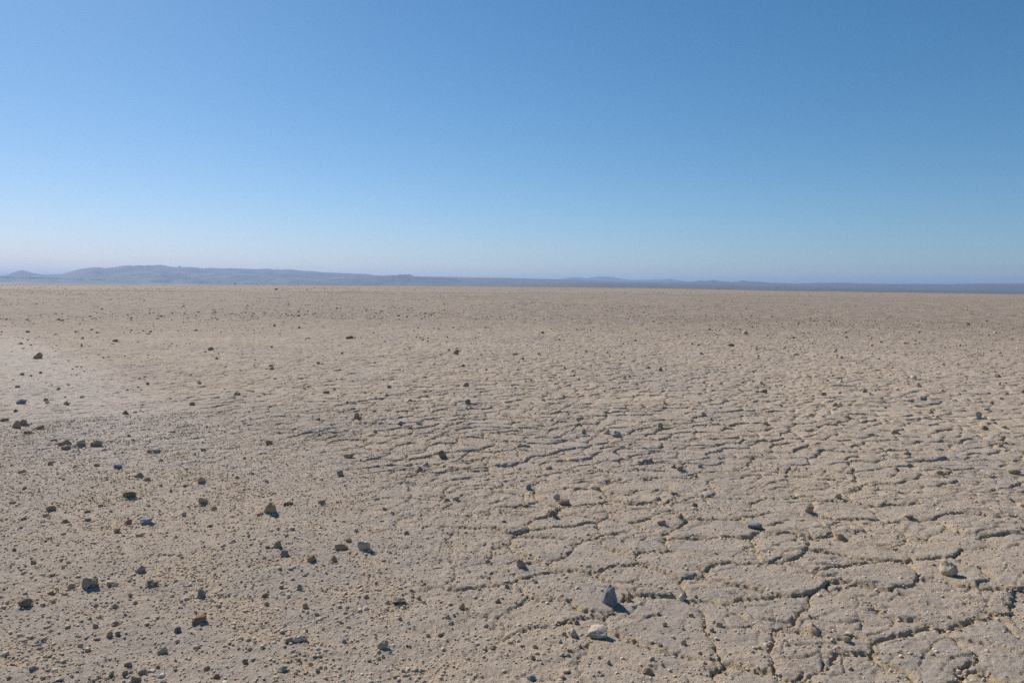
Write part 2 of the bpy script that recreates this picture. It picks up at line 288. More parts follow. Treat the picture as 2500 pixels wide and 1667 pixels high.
(0.746,7.520,0.051,0.039,0.043,"G","b","small grey blocky stone left of the pale tilted stone"),
(0.839,3.313,0.023,0.017,0.019,"T","r","small tan rounded stone in front and right of the round pale tan stone"),
(-5.535,7.990,0.089,0.071,0.037,"T","f","mid-sized tan flat stone just behind and left of the upright brown left-edge stone"),
(-2.797,4.794,0.043,0.034,0.020,"B","f","smallish brown flat stone in front of the last trio stone"),
(2.815,8.125,0.072,0.058,0.034,"B","f","smallish brown flat stone in front of the dark low right-centre stone"),
(1.469,5.774,0.043,0.032,0.029,"B","w","small brown pointed stone just in front and right of the dark pair stone"),
(-1.701,2.710,0.025,0.020,0.011,"D","f","smallish dark flat stone in front and right of the pale sloping corner stone"),
(-3.881,5.785,0.059,0.047,0.025,"P","f","smallish pinkish flat stone in front and left of the first trio stone"),
(-3.421,6.022,0.047,0.035,0.029,"B","r","small brown rounded stone left of the blue-grey lens stone"),
(0.215,3.031,0.020,0.015,0.018,"G","b","small grey blocky stone just in front and left of the pale lumpy stone"),
(0.239,2.919,0.026,0.019,0.012,"G","r","smallish grey rounded stone in front of the pale lumpy stone"),
(-0.298,3.111,0.025,0.020,0.013,"D","f","smallish dark flat stone in front of the pale pinkish chip"),
(-0.631,4.394,0.033,0.025,0.021,"B","b","small brown blocky stone behind and right of the white blocky stone"),
(1.039,2.982,0.023,0.017,0.014,"T","r","small tan rounded stone in front and right of the tan-brown gritty lump"),
(-1.304,2.992,0.032,0.025,0.013,"G","f","smallish grey flat stone in front and right of the small blue-grey knob"),
(-0.744,2.779,0.018,0.013,0.017,"G","r","small grey rounded stone right of the pale cream lump"),
(1.226,2.792,0.024,0.018,0.011,"T","r","smallish tan rounded stone in front of the pinkish bottom-right rock"),
(-2.972,6.195,0.048,0.036,0.028,"B","w","small brown pointed stone just in front of the whitish paired flat stone"),
(-3.095,4.608,0.036,0.027,0.021,"B","r","small brown rounded stone in front and left of the rounded brown stone"),
(-1.504,4.976,0.036,0.027,0.024,"B","r","small brown rounded stone in front and right of the small white flake"),
(1.197,5.280,0.038,0.028,0.025,"T","r","small tan rounded stone behind and left of the brown pointed plate stone"),
(-2.520,3.740,0.033,0.026,0.014,"C","f","smallish pale tan flat stone behind the dark lower-left rock"),
(3.937,8.605,0.069,0.055,0.034,"C","f","smallish pale tan flat stone just in front and right of the dark pointed right stone"),
(3.872,8.418,0.067,0.054,0.034,"B","f","smallish brown flat stone in front and right of the dark pointed right stone"),
(-0.716,6.139,0.046,0.034,0.027,"B","r","small brown rounded stone just behind and right of the dark egg-shaped stone"),
(1.201,7.497,0.049,0.037,0.039,"G","r","small grey rounded stone just right of the grey sloping wedge"),
(-0.014,3.585,0.024,0.018,0.019,"O","r","small orange-tan rounded stone in front and left of the pinkish slanted wedge"),
(-0.352,3.108,0.021,0.016,0.016,"G","r","small grey rounded stone in front and left of the pale pinkish chip"),
(-0.698,3.030,0.020,0.015,0.016,"L","r","small blue-grey rounded stone left of the rounded grey bottom stone"),
(1.580,6.104,0.051,0.041,0.023,"C","f","smallish pale tan flat stone right of the dark pair stone"),
(-2.171,3.424,0.024,0.018,0.017,"T","r","small tan rounded stone right of the dark lower-left rock"),
(-0.790,2.847,0.020,0.015,0.014,"T","r","small tan rounded stone right of the pale cream lump"),
(0.890,3.154,0.022,0.016,0.015,"B","r","small brown rounded stone just in front and left of the tan-brown gritty lump"),
(-0.148,4.776,0.043,0.034,0.018,"T","f","smallish tan flat stone in front and left of the small blue-grey upright stone"),
(-2.223,3.711,0.034,0.027,0.014,"C","f","smallish pale tan flat stone behind and left of the large pale lower-left rock"),
(-3.995,9.170,0.065,0.049,0.042,"B","r","small brown rounded stone left of the dark lopsided stone"),
(3.712,11.827,0.070,0.052,0.065,"C","r","small pale tan rounded stone behind and left of the dark low right-centre stone"),
(-2.785,6.612,0.041,0.031,0.034,"D","b","small dark blocky stone behind the knobbly tan stone"),
(5.128,10.207,0.088,0.070,0.037,"B","f","smallish brown flat stone in front and right of the long flat grey stone"),
(-1.585,3.685,0.028,0.022,0.014,"T","f","small tan flat stone behind the greenish peaked stone"),
(0.270,3.200,0.024,0.018,0.013,"B","r","small brown rounded stone just behind the pale lumpy stone"),
(-1.861,3.264,0.022,0.016,0.016,"T","r","small tan rounded stone behind and left of the pale half-buried stone"),
(-0.844,2.871,0.019,0.014,0.014,"B","r","small brown rounded stone behind and right of the pale cream lump"),
(0.919,3.223,0.021,0.016,0.016,"T","r","small tan rounded stone just behind and left of the tan-brown gritty lump"),
(-3.249,6.562,0.061,0.048,0.025,"B","f","smallish brown flat stone just left of the whitish paired flat stone"),
(-3.410,4.972,0.046,0.037,0.019,"T","f","smallish tan flat stone left of the rounded brown stone"),
(-3.851,6.094,0.042,0.031,0.028,"B","r","small brown rounded stone in front and left of the first trio stone"),
(-1.901,2.716,0.019,0.014,0.012,"B","r","small brown rounded stone in front and left of the pale sloping corner stone"),
(0.414,3.838,0.032,0.024,0.014,"T","r","smallish tan rounded stone behind and left of the large blue-grey rock"),
(0.049,7.549,0.067,0.054,0.028,"T","f","smallish tan flat stone in front and right of the dark cube-like stone"),
(0.398,2.858,0.017,0.013,0.015,"T","r","small tan rounded stone in front of the large cream block"),
(0.530,3.056,0.019,0.014,0.016,"O","r","small orange-tan rounded stone right of the large cream block"),
(-0.526,2.883,0.019,0.014,0.013,"B","r","small brown rounded stone just in front of the rounded grey bottom stone"),
(-2.681,4.342,0.033,0.026,0.016,"B","f","small brown flat stone in front of the rounded brown stone"),
(-2.785,4.933,0.034,0.025,0.021,"T","r","small tan rounded stone left of the dark flat-topped stone"),
(6.047,10.022,0.068,0.051,0.043,"G","r","small grey rounded stone just in front and right of the brown low right stone"),
(-0.695,3.486,0.024,0.018,0.015,"P","w","small pinkish pointed stone left of the dark grey flat-topped block"),
(-2.497,5.344,0.030,0.023,0.028,"B","w","small brown pointed stone left of the knobbly tan stone"),
(-1.197,7.949,0.047,0.035,0.039,"T","r","small tan rounded stone just left of the pale rounded centre stone"),
(0.105,6.056,0.036,0.027,0.029,"B","r","small brown rounded stone behind the small blue-grey upright stone"),
(7.588,10.910,0.065,0.048,0.054,"B","r","small brown rounded stone behind and right of the white right-edge stone"),
(4.152,8.358,0.050,0.037,0.041,"D","w","small dark pointed stone behind and left of the tan-brown jagged stone"),
(-1.385,2.819,0.017,0.013,0.014,"B","r","small brown rounded stone just behind and right of the pale pinkish bottom stone"),
(-0.412,2.781,0.017,0.013,0.014,"B","r","small brown rounded stone in front and right of the rounded grey bottom stone"),
(-0.759,3.235,0.020,0.015,0.016,"T","r","small tan rounded stone behind and right of the long cream stone"),
(0.294,2.992,0.018,0.014,0.015,"B","w","small brown pointed stone just in front and right of the pale lumpy stone"),
(-3.697,6.620,0.051,0.041,0.024,"T","f","small tan flat stone just in front and right of the last trio stone"),
(-1.072,7.725,0.060,0.048,0.028,"D","f","small dark flat stone just in front and left of the pale rounded centre stone"),
(-1.795,2.843,0.022,0.018,0.010,"C","f","small pale tan flat stone in front and right of the pale sloping corner stone"),
(-1.147,3.624,0.028,0.023,0.013,"B","f","small brown flat stone left of the brown-grey upright pebble"),
(-4.337,6.923,0.058,0.046,0.024,"L","f","smallish blue-grey flat stone just behind and left of the first trio stone"),
(1.960,9.390,0.061,0.046,0.040,"T","w","small tan pointed stone behind the perched brown stone"),
(0.071,5.990,0.039,0.029,0.025,"T","r","small tan rounded stone behind the small blue-grey upright stone"),
(-1.384,4.133,0.031,0.023,0.015,"D","r","small dark rounded stone just left of the dark peaked stone with companions"),
(-4.701,21.325,0.226,0.181,0.095,"D","f","mid-sized dark flat stone behind the tan upright chip"),
(0.609,2.836,0.016,0.012,0.014,"G","r","small grey rounded stone just behind and right of the brown crumbly clod"),
(5.526,10.306,0.070,0.053,0.041,"C","w","small pale tan pointed stone just left of the grey-brown tilted stone"),
(-1.325,9.582,0.057,0.043,0.044,"D","b","small dark blocky stone behind the pale rounded centre stone"),
(-0.945,4.438,0.027,0.020,0.020,"B","r","small brown rounded stone behind the white blocky stone"),
(-1.161,3.427,0.021,0.016,0.016,"B","r","small brown rounded stone in front and left of the brown-grey upright pebble"),
(-0.150,3.576,0.022,0.016,0.017,"G","r","small grey rounded stone behind and right of the orange-tan clump"),
(-2.452,5.487,0.039,0.030,0.020,"D","r","small dark rounded stone just left of the knobbly tan stone"),
(-2.706,4.644,0.039,0.031,0.016,"B","f","smallish brown flat stone behind and left of the pinkish white wedge"),
(5.043,8.670,0.044,0.033,0.045,"G","b","small grey blocky pebble just in front and right of the brown wedge stone"),
(-1.850,3.511,0.019,0.014,0.018,"T","r","small tan rounded pebble left of the thin brown splinter"),
(-0.889,3.143,0.018,0.014,0.015,"T","r","small tan rounded stone just behind the long cream stone"),
(-2.144,5.709,0.034,0.026,0.024,"T","r","small tan rounded stone right of the knobbly tan stone"),
(1.531,5.917,0.035,0.026,0.025,"C","r","small pale tan rounded stone right of the dark pair stone"),
(-0.496,3.249,0.020,0.015,0.014,"D","r","small dark rounded stone in front of the dark grey flat-topped block"),
(-0.559,2.866,0.017,0.013,0.013,"B","r","small brown rounded stone in front and left of the rounded grey bottom stone"),
(0.910,3.515,0.021,0.016,0.015,"T","r","small tan rounded stone just right of the round pale tan stone"),
(0.376,3.293,0.020,0.015,0.014,"B","r","small brown rounded stone in front and left of the large blue-grey rock"),
(0.133,3.650,0.022,0.017,0.016,"G","r","small grey rounded stone in front and right of the pinkish slanted wedge"),
(-4.306,13.199,0.090,0.067,0.049,"B","r","small brown rounded stone behind and right of the dark lopsided stone"),
(-2.581,10.223,0.097,0.077,0.041,"P","f","smallish pinkish flat stone behind and left of the tan upright chip"),
(-0.846,7.266,0.039,0.029,0.033,"D","r","small dark rounded pebble just in front and right of the pale rounded centre stone"),
(2.714,13.410,0.071,0.053,0.062,"D","r","small dark rounded pebble behind and left of the pale round lone stone"),
(2.012,3.289,0.018,0.013,0.015,"B","r","small brown rounded pebble behind the small corner clod"),
(-1.476,17.440,0.093,0.069,0.081,"B","w","small brown pointed pebble just behind and left of the rounded mid-distance stone"),
(11.434,21.431,0.151,0.114,0.074,"B","r","small brown rounded stone just left of the dark pointed far-right stone"),
(9.906,15.363,0.109,0.082,0.052,"B","w","small brown pointed stone behind and right of the brown low right stone"),
(-1.802,10.800,0.070,0.053,0.040,"G","r","small grey rounded stone behind and right of the tan upright chip"),
(7.403,12.774,0.083,0.062,0.047,"B","r","small brown rounded stone behind the brown low right stone"),
(6.843,10.247,0.067,0.050,0.038,"D","r","small dark rounded stone behind and right of the white right-edge stone"),
(3.558,8.711,0.057,0.043,0.032,"T","r","small tan rounded stone in front and left of the dark pointed right stone"),
(-1.774,2.721,0.018,0.014,0.010,"B","r","small brown rounded stone in front of the pale sloping corner stone"),
(-0.889,3.309,0.022,0.017,0.012,"G","r","small grey rounded stone in front and right of the brown-grey upright pebble"),
(-2.795,4.074,0.023,0.017,0.018,"D","r","small dark rounded stone in front and left of the rounded brown stone"),
(-5.970,9.399,0.056,0.042,0.038,"B","r","small brown rounded stone behind and right of the upright brown left-edge stone"),
(1.245,4.913,0.041,0.033,0.017,"C","f","smallish pale tan flat stone just in front of the brown pointed plate stone"),
]
MINOR=[
(1.89,12.35,0.077,0.038,"D"),(3.37,10.89,0.042,0.048,"B"),(-0.59,3.28,0.021,0.012,"B"),(-1.83,3.47,0.019,0.015,"T"),
(-0.47,2.79,0.015,0.012,"G"),(-0.71,2.85,0.013,0.015,"G"),(4.42,17.17,0.152,0.064,"D"),(-2.80,6.45,0.037,0.026,"B"),
(1.45,12.58,0.071,0.050,"D"),(-1.08,3.51,0.020,0.014,"B"),(-4.77,11.22,0.073,0.038,"B"),(-1.43,4.45,0.029,0.015,"B"),
(-0.93,13.96,0.091,0.045,"C"),(8.10,18.46,0.120,0.063,"D"),(6.83,16.70,0.108,0.057,"D"),(9.09,15.03,0.098,0.051,"D"),
(7.31,10.85,0.064,0.040,"D"),(-2.49,3.83,0.018,0.018,"B"),(2.22,17.20,0.081,0.080,"T"),(-2.16,4.35,0.022,0.019,"B"),
(0.53,3.36,0.017,0.015,"T"),(-3.56,5.33,0.029,0.021,"D"),(-3.02,10.69,0.057,0.043,"D"),(-2.49,3.80,0.021,0.015,"T"),
(-1.89,3.24,0.018,0.013,"T"),(-1.39,7.48,0.056,0.023,"P"),(1.17,5.28,0.039,0.017,"T"),(-2.57,10.65,0.060,0.039,"G"),
(6.83,12.67,0.071,0.047,"B"),(-3.12,5.62,0.037,0.017,"B"),(-3.58,5.98,0.036,0.020,"B"),(-3.76,11.67,0.069,0.040,"B"),
(-0.76,7.15,0.043,0.024,"B"),(3.05,11.26,0.067,0.038,"B"),(3.97,11.69,0.069,0.040,"B"),(0.42,9.67,0.057,0.033,"B"),
(6.87,12.58,0.074,0.043,"T"),(3.85,7.35,0.044,0.022,"G"),(-0.67,3.04,0.018,0.009,"G"),(6.62,17.22,0.122,0.051,"B"),
(-1.34,2.87,0.015,0.012,"D"),(-1.36,4.13,0.022,0.015,"D"),(5.82,11.09,0.069,0.034,"C"),(-1.33,4.31,0.025,0.014,"B"),
(7.01,18.99,0.090,0.077,"T"),(7.97,25.27,0.208,0.087,"C"),(-2.30,6.29,0.032,0.023,"L"),(-2.63,5.47,0.028,0.020,"B"),
(3.99,9.07,0.046,0.034,"D"),(-5.44,10.98,0.065,0.033,"B"),(2.59,13.91,0.082,0.043,"T"),(3.01,9.42,0.061,0.026,"C"),
(5.25,12.25,0.072,0.036,"C"),(-0.51,2.90,0.018,0.009,"B"),(3.54,21.17,0.137,0.060,"D"),(5.38,16.09,0.104,0.045,"B"),
(-0.78,4.78,0.026,0.016,"T"),(-2.00,4.33,0.023,0.015,"D"),(1.40,3.13,0.017,0.011,"B"),(7.25,16.23,0.115,0.048,"D"),
(-0.21,5.85,0.028,0.022,"W"),(7.79,11.75,0.080,0.034,"D"),(-1.87,5.58,0.028,0.019,"D"),(-6.98,17.08,0.171,0.072,"D"),
(4.28,10.89,0.064,0.031,"B"),(4.88,7.33,0.044,0.020,"T"),(-3.43,5.58,0.030,0.017,"B"),(-0.55,4.87,0.026,0.013,"B"),
(3.57,10.67,0.069,0.029,"T"),(12.53,20.67,0.134,0.056,"D"),(-4.79,13.68,0.057,0.055,"D"),(3.32,11.66,0.055,0.040,"T"),
(-0.71,15.48,0.073,0.053,"T"),(-3.83,7.00,0.040,0.019,"T"),(4.14,11.54,0.072,0.030,"D"),(-3.78,7.23,0.037,0.022,"B"),
(-2.64,5.93,0.030,0.018,"B"),(-5.47,10.45,0.056,0.029,"B"),(5.43,12.12,0.072,0.031,"D"),(-12.17,18.26,0.097,0.048,"D"),
(-4.45,13.60,0.072,0.039,"B"),(0.61,16.53,0.088,0.047,"D"),(10.79,23.87,0.127,0.069,"D"),(-5.81,8.59,0.056,0.024,"D"),
(-2.48,4.98,0.024,0.015,"B"),(1.99,12.47,0.059,0.039,"T"),(9.83,20.19,0.131,0.055,"B"),(-2.95,5.09,0.026,0.014,"B"),
(4.17,11.26,0.057,0.032,"B"),(3.93,12.00,0.053,0.038,"T"),(5.66,11.13,0.059,0.028,"B"),(-13.98,24.53,0.130,0.063,"D"),
(4.93,20.20,0.107,0.052,"D"),(17.94,27.42,0.145,0.071,"D"),(-7.12,10.58,0.063,0.026,"B"),(-6.49,10.52,0.062,0.026,"B"),
(-7.90,12.32,0.073,0.031,"B"),(-5.99,14.95,0.071,0.043,"D"),(12.08,26.76,0.126,0.077,"D"),(5.56,15.35,0.073,0.044,"D"),
(-5.95,11.92,0.049,0.038,"D"),(2.81,26.44,0.109,0.084,"B"),(-0.40,11.73,0.059,0.030,"B"),(0.59,9.72,0.049,0.024,"B"),
(5.42,10.02,0.050,0.025,"C"),(-4.41,8.58,0.048,0.020,"B"),(2.28,8.36,0.045,0.019,"W"),(1.47,17.01,0.090,0.038,"D"),
(15.00,27.23,0.144,0.063,"D"),(-4.41,8.71,0.036,0.025,"T"),(-0.47,13.42,0.056,0.038,"D"),(-15.03,22.90,0.135,0.057,"D"),
(5.41,20.25,0.084,0.058,"B"),(25.10,39.13,0.161,0.114,"D"),(-0.13,7.51,0.029,0.021,"B"),(-2.51,20.87,0.098,0.048,"B"),
(-3.79,16.43,0.068,0.042,"D"),(1.10,12.01,0.053,0.027,"B"),(-2.30,20.06,0.083,0.046,"D"),(-9.69,19.09,0.079,0.044,"T"),
(-8.29,14.95,0.062,0.034,"D"),(1.08,13.06,0.046,0.034,"D"),(-5.87,18.00,0.064,0.047,"D"),(4.38,20.04,0.071,0.052,"D"),
(-7.67,26.60,0.110,0.053,"D"),(-8.93,27.74,0.098,0.064,"W"),(-0.80,10.22,0.030,0.026,"W"),
]
BRIM=[(-0.7396,-0.00015),(-0.6049,-0.00024),(-0.4839,0.00076),(-0.3087,0.00191),(-0.1379,0.00260),(-0.0007,0.00296),(0.1850,0.00283),(0.2704,0.00202),(0.3318,0.00113),(0.4828,0.00039),(0.6040,-0.00024),(0.7683,-0.00168)]


MOUNDS = [(q[0], q[1], q[2]) for q in STONES if q[2] > .048 and q[1] < 14]

# ------------------------------------------------------------ the shape of the ground
def crack_mask(x, y):
    s = x + 0.62 * (y - 3.9) + 0.22 * np.maximum(y - 5.0, 0) + 0.55 * perlin(x * 0.7, y * 0.7, 5) + 0.25 * perlin(x * 2.3, y * 2.3, 6)
    return sstep(-1.5, 0.8, s) * (0.62 + 0.38 * sstep(-0.50, 0.15, x / np.maximum(y, 1.0)))
BA = np.array([b[0] for b in BRIM]); BE = np.array([b[1] for b in BRIM])
def row_step(r):
    r = np.asarray(r, float)
    s = np.where(r < 7, 0.0075, 0.0075 * (np.maximum(r, 1) / 7) ** 1.3)
    s = np.where(r > 40, 0.087 * (np.maximum(r, 1) / 40) ** 1.9, s)
    return np.minimum(s, 0.10 * np.maximum(r, .5))
def ground_height(x, y):
    """height of the playa and how deep in a crack or hollow each point lies (0..1)"""
    x = np.asarray(x, float); y = np.asarray(y, float)
    r = np.hypot(x, y); st = np.maximum(row_step(r), 0.0015 * r)
    def lod(wave): return 1 - sstep(0.30, 0.75, st / wave)
    h = np.zeros_like(x); trough = np.zeros_like(x)
    near = r < 130
    xn, yn = x[near], y[near]; ln = {w: lod(w)[near] for w in (3.0, .9, .33, .16, .09, .045, .025)}
    M = crack_mask(xn, yn)
    # plates of dried mud
    wx = xn + 0.045 * perlin(xn * 5.5, yn * 5.5, 11) + 0.010 * perlin(xn * 17, yn * 17, 12) + 0.15 * perlin(xn * 1.3, yn * 1.3, 13)
    wy = yn + 0.045 * perlin(xn * 5.5, yn * 5.5, 14) + 0.010 * perlin(xn * 17, yn * 17, 15) + 0.15 * perlin(xn * 1.3, yn * 1.3, 16)
    open1 = sstep(-0.75, 0.15, perlin(xn * 2.6, yn * 2.6, 17) + 0.2)           # some joints are nearly closed
    wv = perlin(xn * 4, yn * 4, 18)
    def plates(S, seed, w0):
        e, c, bx, by, ta, tb = voronoi(wx / S, wy / S, seed, 0.92)
        w = np.clip(w0 + .45 * w0 * wv, .07, .40)
        return (1 - (1 - np.clip(e / w, 0, 1)) ** 3, 1 - sstep(.0012 / S, .0095 / S, e), c,
                (0.2 + 0.9 * ta - .3) * -bx + (0.35 + 0.9 * tb - .2) * by)
    tt = sstep(4.3, 6.6, yn + 0.8 * perlin(xn * .8, yn * .8, 25))              # broad plates near, smaller ones beyond
    A_, B_ = plates(.37, 26, .17), plates(.245, 21, .19)
    prof1, line1, c1, tl1 = [a_ + (b_ - a_) * tt for a_, b_ in zip(A_, B_)]
    del A_, B_
    S2 = 0.115
    e2, c2, b2x, b2y, t2a, t2b = voronoi(wx / S2 + 3.3, wy / S2 + 8.1, 22, 0.95)
    open2 = sstep(-0.35, 0.35, perlin(xn * 2.1, yn * 2.1, 19)) * (.75 + .25 * sstep(3.5, 8, yn))
    prof2 = 1 - (1 - np.clip(e2 / 0.30, 0, 1)) ** 3
    tilt = 0.013 * tl1
    tilt2 = 0.009 * ((0.2 + 0.6 * t2a) * -b2x + (0.4 + 0.9 * t2b) * b2y)
    gain = sstep(0.0, 0.95, M) * .35 + .65 * np.clip(M, 0, 1) ** 1.1
    plate = ((0.0165 + .0085 * sstep(4, 7.5, yn)) * prof1 * (0.66 + 0.34 * open1) - (.0060 + .0020 * tt) * line1 * (.75 + .25 * open1) + (0.005 + .004 * sstep(4, 8, yn)) * (c1 - 0.5) + tilt
             + (0.0080 * prof2 - .003 * (1 - sstep(.01, .06, e2)) + 0.006 * (c2 - 0.5) + tilt2) * open2)
    h1 = (gain * plate + (1 - gain) * (.0085 * prof2 + .005 * (c2 - .5) + tilt2) * sstep(4.2, 7.5, yn)) * ln[.16]
    # narrow splits inside the plates
    e3 = np.abs(perlin(wx * 4.1, wy * 4.1, 23)); split = (1 - sstep(0.0, 0.035, e3)) * sstep(0.1, 0.4, perlin(xn * 2.2, yn * 2.2, 24))
    h1 -= 0.007 * split * gain * ln[.045]
    # lumps, ripples, grit
    lum = 0.016 * perlin(xn * 1.05, yn * 1.05, 31) * ln[.9]
    rip = perlin(xn * 3.0 + 0.5 * yn, yn * 5.2, 32)
    lum += (0.0060 + 0.004 * M) * rip * ln[.16]
    lum += 0.0062 * perlin(xn * 9, yn * 11, 33) * ln[.09]
    big = 0.45 + 0.55 * sstep(-.35, .35, perlin(xn * .45, yn * .45, 38) + .5 * (M - .4))
    bil = np.sqrt(np.abs(perlin(wx * 3.4, wy * 4.6, 39)) + .002)
    lum += (0.005 + 0.005 * sstep(5, 14, yn)) * bil * (.40 + .60 * M) * big * ln[.16] * (1 - .65 * sstep(2.2, .6, yn * .35 + xn + .5))
    lum += (0.004 + 0.006 * sstep(5, 11, yn)) * np.sqrt(np.abs(perlin(wx * 8.5, wy * 11, 40)) + .002) * (.45 + .55 * M) * ln[.09]
    edge = (1 - prof1) * gain
    crumb = 1 - 2 * np.abs(perlin(xn * 26, yn * 26, 34))
    lum += (0.0030 + 0.0080 * edge) * crumb * ln[.045]
    lum += (0.0018 + 0.0030 * edge + 0.0016 * (1 - M)) * perlin(xn * 55, yn * 55, 35) * ln[.025]
    hn = h1 + lum
    for sx, sy, sw in MOUNDS:                                 # dust banked round the larger stones
        m = (np.abs(xn - sx) < 2.2 * sw) & (np.abs(yn - sy) < 2.2 * sw)
        if m.any() and sw > .08:                              # silt has levelled the ground the biggest ones lie on
            ref = .016 * perlin(np.array([sx * 1.05]), np.array([sy * 1.05]), 31)[0] + .021
            dd = np.hypot(xn[m] - sx, yn[m] - sy) / (.95 * sw)
            hn[m] += (ref - hn[m]) * np.exp(-dd ** 4) * .85
        elif m.any():
            d2 = ((xn[m] - sx) ** 2 + (yn[m] - sy) ** 2) / (.62 * sw) ** 2
            hn[m] += .11 * sw * np.exp(-d2 * d2 * .35) * (1 + .5 * perlin(xn[m] * 30, yn[m] * 30, 71))
    # keep lumps going further out where the rows are coarse
    h[near] = hn
    tr = np.maximum((1 - prof1) * (0.3 + 0.7 * open1), 0.6 * (1 - prof2) * open2) * gain
    trough[near] = np.clip(tr, 0, 1)
    for k, lam in enumerate((.4, .8, 1.6, 3.2)):              # broader swells take over where the rows are coarse
        h += .034 * lam * perlin(x / lam, y / lam * 1.15, 60 + k) * lod(lam) * sstep(.045, .14, st / lam)
    far = np.clip((r - 25) / 60, 0, 1)
    h += far * 0.03 * perlin(x * 0.45, y * 0.45, 36) * lod(2.2)
    h += far * 0.10 * perlin(x * 0.07, y * 0.07, 37) * lod(14.)
    # the far rim of the playa swells up a few metres, then drops to the plain behind
    az = np.arctan2(x, np.maximum(y, 1e-6)); az = np.where(y > 0, az, np.sign(x) * 1.2)
    rim = np.interp(az, BA, BE)
    rr = np.minimum(r, 1400)
    h += np.where(r > 60, (rim * 1400 + 1.5) * sstep(60, 1400, rr) , 0) * np.where(r > 1400, np.clip(1 - (r - 1400) / 900, -2, 1), 1)
    return h, trough

# ------------------------------------------------------------ mesh helpers
def grid_mesh(name, X, Y, Z, wrap=False, smooth=True):
    nr, nc = X.shape
    v = np.stack([X, Y, Z], -1).reshape(-1, 3).astype(np.float32)
    i = np.arange(nr - 1)[:, None]; j = np.arange(nc if wrap else nc - 1)[None, :]
    j1 = (j + 1) % nc
    q = np.stack(np.broadcast_arrays(i * nc + j, i * nc + j1, (i + 1) * nc + j1, (i + 1) * nc + j), -1).reshape(-1, 4)
    return raw_mesh(name, v, q.astype(np.int32), smooth)
def raw_mesh(name, v, f, smooth=True):
    me = bpy.data.meshes.new(name); n, k = f.shape
    me.vertices.add(len(v)); me.vertices.foreach_set('co', np.ascontiguousarray(v, np.float32).ravel())
    me.loops.add(n * k); me.loops.foreach_set('vertex_index', np.ascontiguousarray(f, np.int32).ravel())
    me.polygons.add(n); me.polygons.foreach_set('loop_start', np.arange(0, n * k, k, dtype=np.int32))
    me.polygons.foreach_set('use_smooth', np.full(n, smooth, bool))
    me.update(calc_edges=True)
    return me
def link(name, me, mat, label=None, cat=None, kind=None, group=None, loc=(0, 0, 0)):
    o = bpy.data.objects.new(name, me); col.objects.link(o); o.location = loc
    if mat is not None: me.materials.append(mat)
    if label: o['label'] = label
    if cat: o['category'] = cat
    if kind: o['kind'] = kind
    if group: o['group'] = group
    return o

# ------------------------------------------------------------ materials
class NT:
    def __init__(s, name):
        s.m = bpy.data.materials.new(name); s.m.use_nodes = True; s.t = s.m.node_tree
        s.b = s.t.nodes['Principled BSDF']; s.b.inputs['Roughness'].default_value = 0.92
        s.b.inputs['Specular IOR Level'].default_value = 0.25
    def n(s, typ, **kw):
        d = s.t.nodes.new(typ)
        for k, v in kw.items():
            if k in d.inputs: s.set(d.inputs[k], v)
            else: setattr(d, k, v)
        return d
    def set(s, inp, v):
        if isinstance(v, bpy.types.NodeSocket): s.t.links.new(v, inp)
        else: inp.default_value = v
    def noise(s, vec, scale, detail=3, rough=.55):
        d = s.n('ShaderNodeTexNoise', Scale=scale, Detail=detail, Roughness=rough)
        if vec is not None: s.t.links.new(vec, d.inputs['Vector'])
        return d.outputs['Fac']
    def ramp(s, fac, a, b, ca=0.0, cb=1.0):
        d = s.n('ShaderNodeMapRange'); d.interpolation_type = 'SMOOTHSTEP'
        s.set(d.inputs['Value'], fac)
        for k, v in zip(('From Min', 'From Max', 'To Min', 'To Max'), (a, b, ca, cb)): s.set(d.inputs[k], v)
        return d.outputs['Result']
    def mix(s, fac, a, b, mode='MIX'):
        d = s.n('ShaderNodeMix'); d.data_type = 'RGBA'; d.blend_type = mode
        s.set(d.inputs[0], fac); s.set(d.inputs[6], a); s.set(d.inputs[7], b)
        return d.outputs[2]
    def math(s, op, a, b=0.0):
        d = s.n('ShaderNodeMath'); d.operation = op; s.set(d.inputs[0], a); s.set(d.inputs[1], b); return d.outputs[0]
    def scalevec(s, vec, sc):
        d = s.n('ShaderNodeVectorMath'); d.operation = 'MULTIPLY'; s.t.links.new(vec, d.inputs[0]); d.inputs[1].default_value = sc
        return d.outputs[0]
    def bump(s, h, strength, dist):
        d = s.n('ShaderNodeBump'); d.inputs['Strength'].default_value = strength; d.inputs['Distance'].default_value = dist
        s.t.links.new(h, d.inputs['Height']); return d
def C4(r, g, b): return (r, g, b, 1.0)

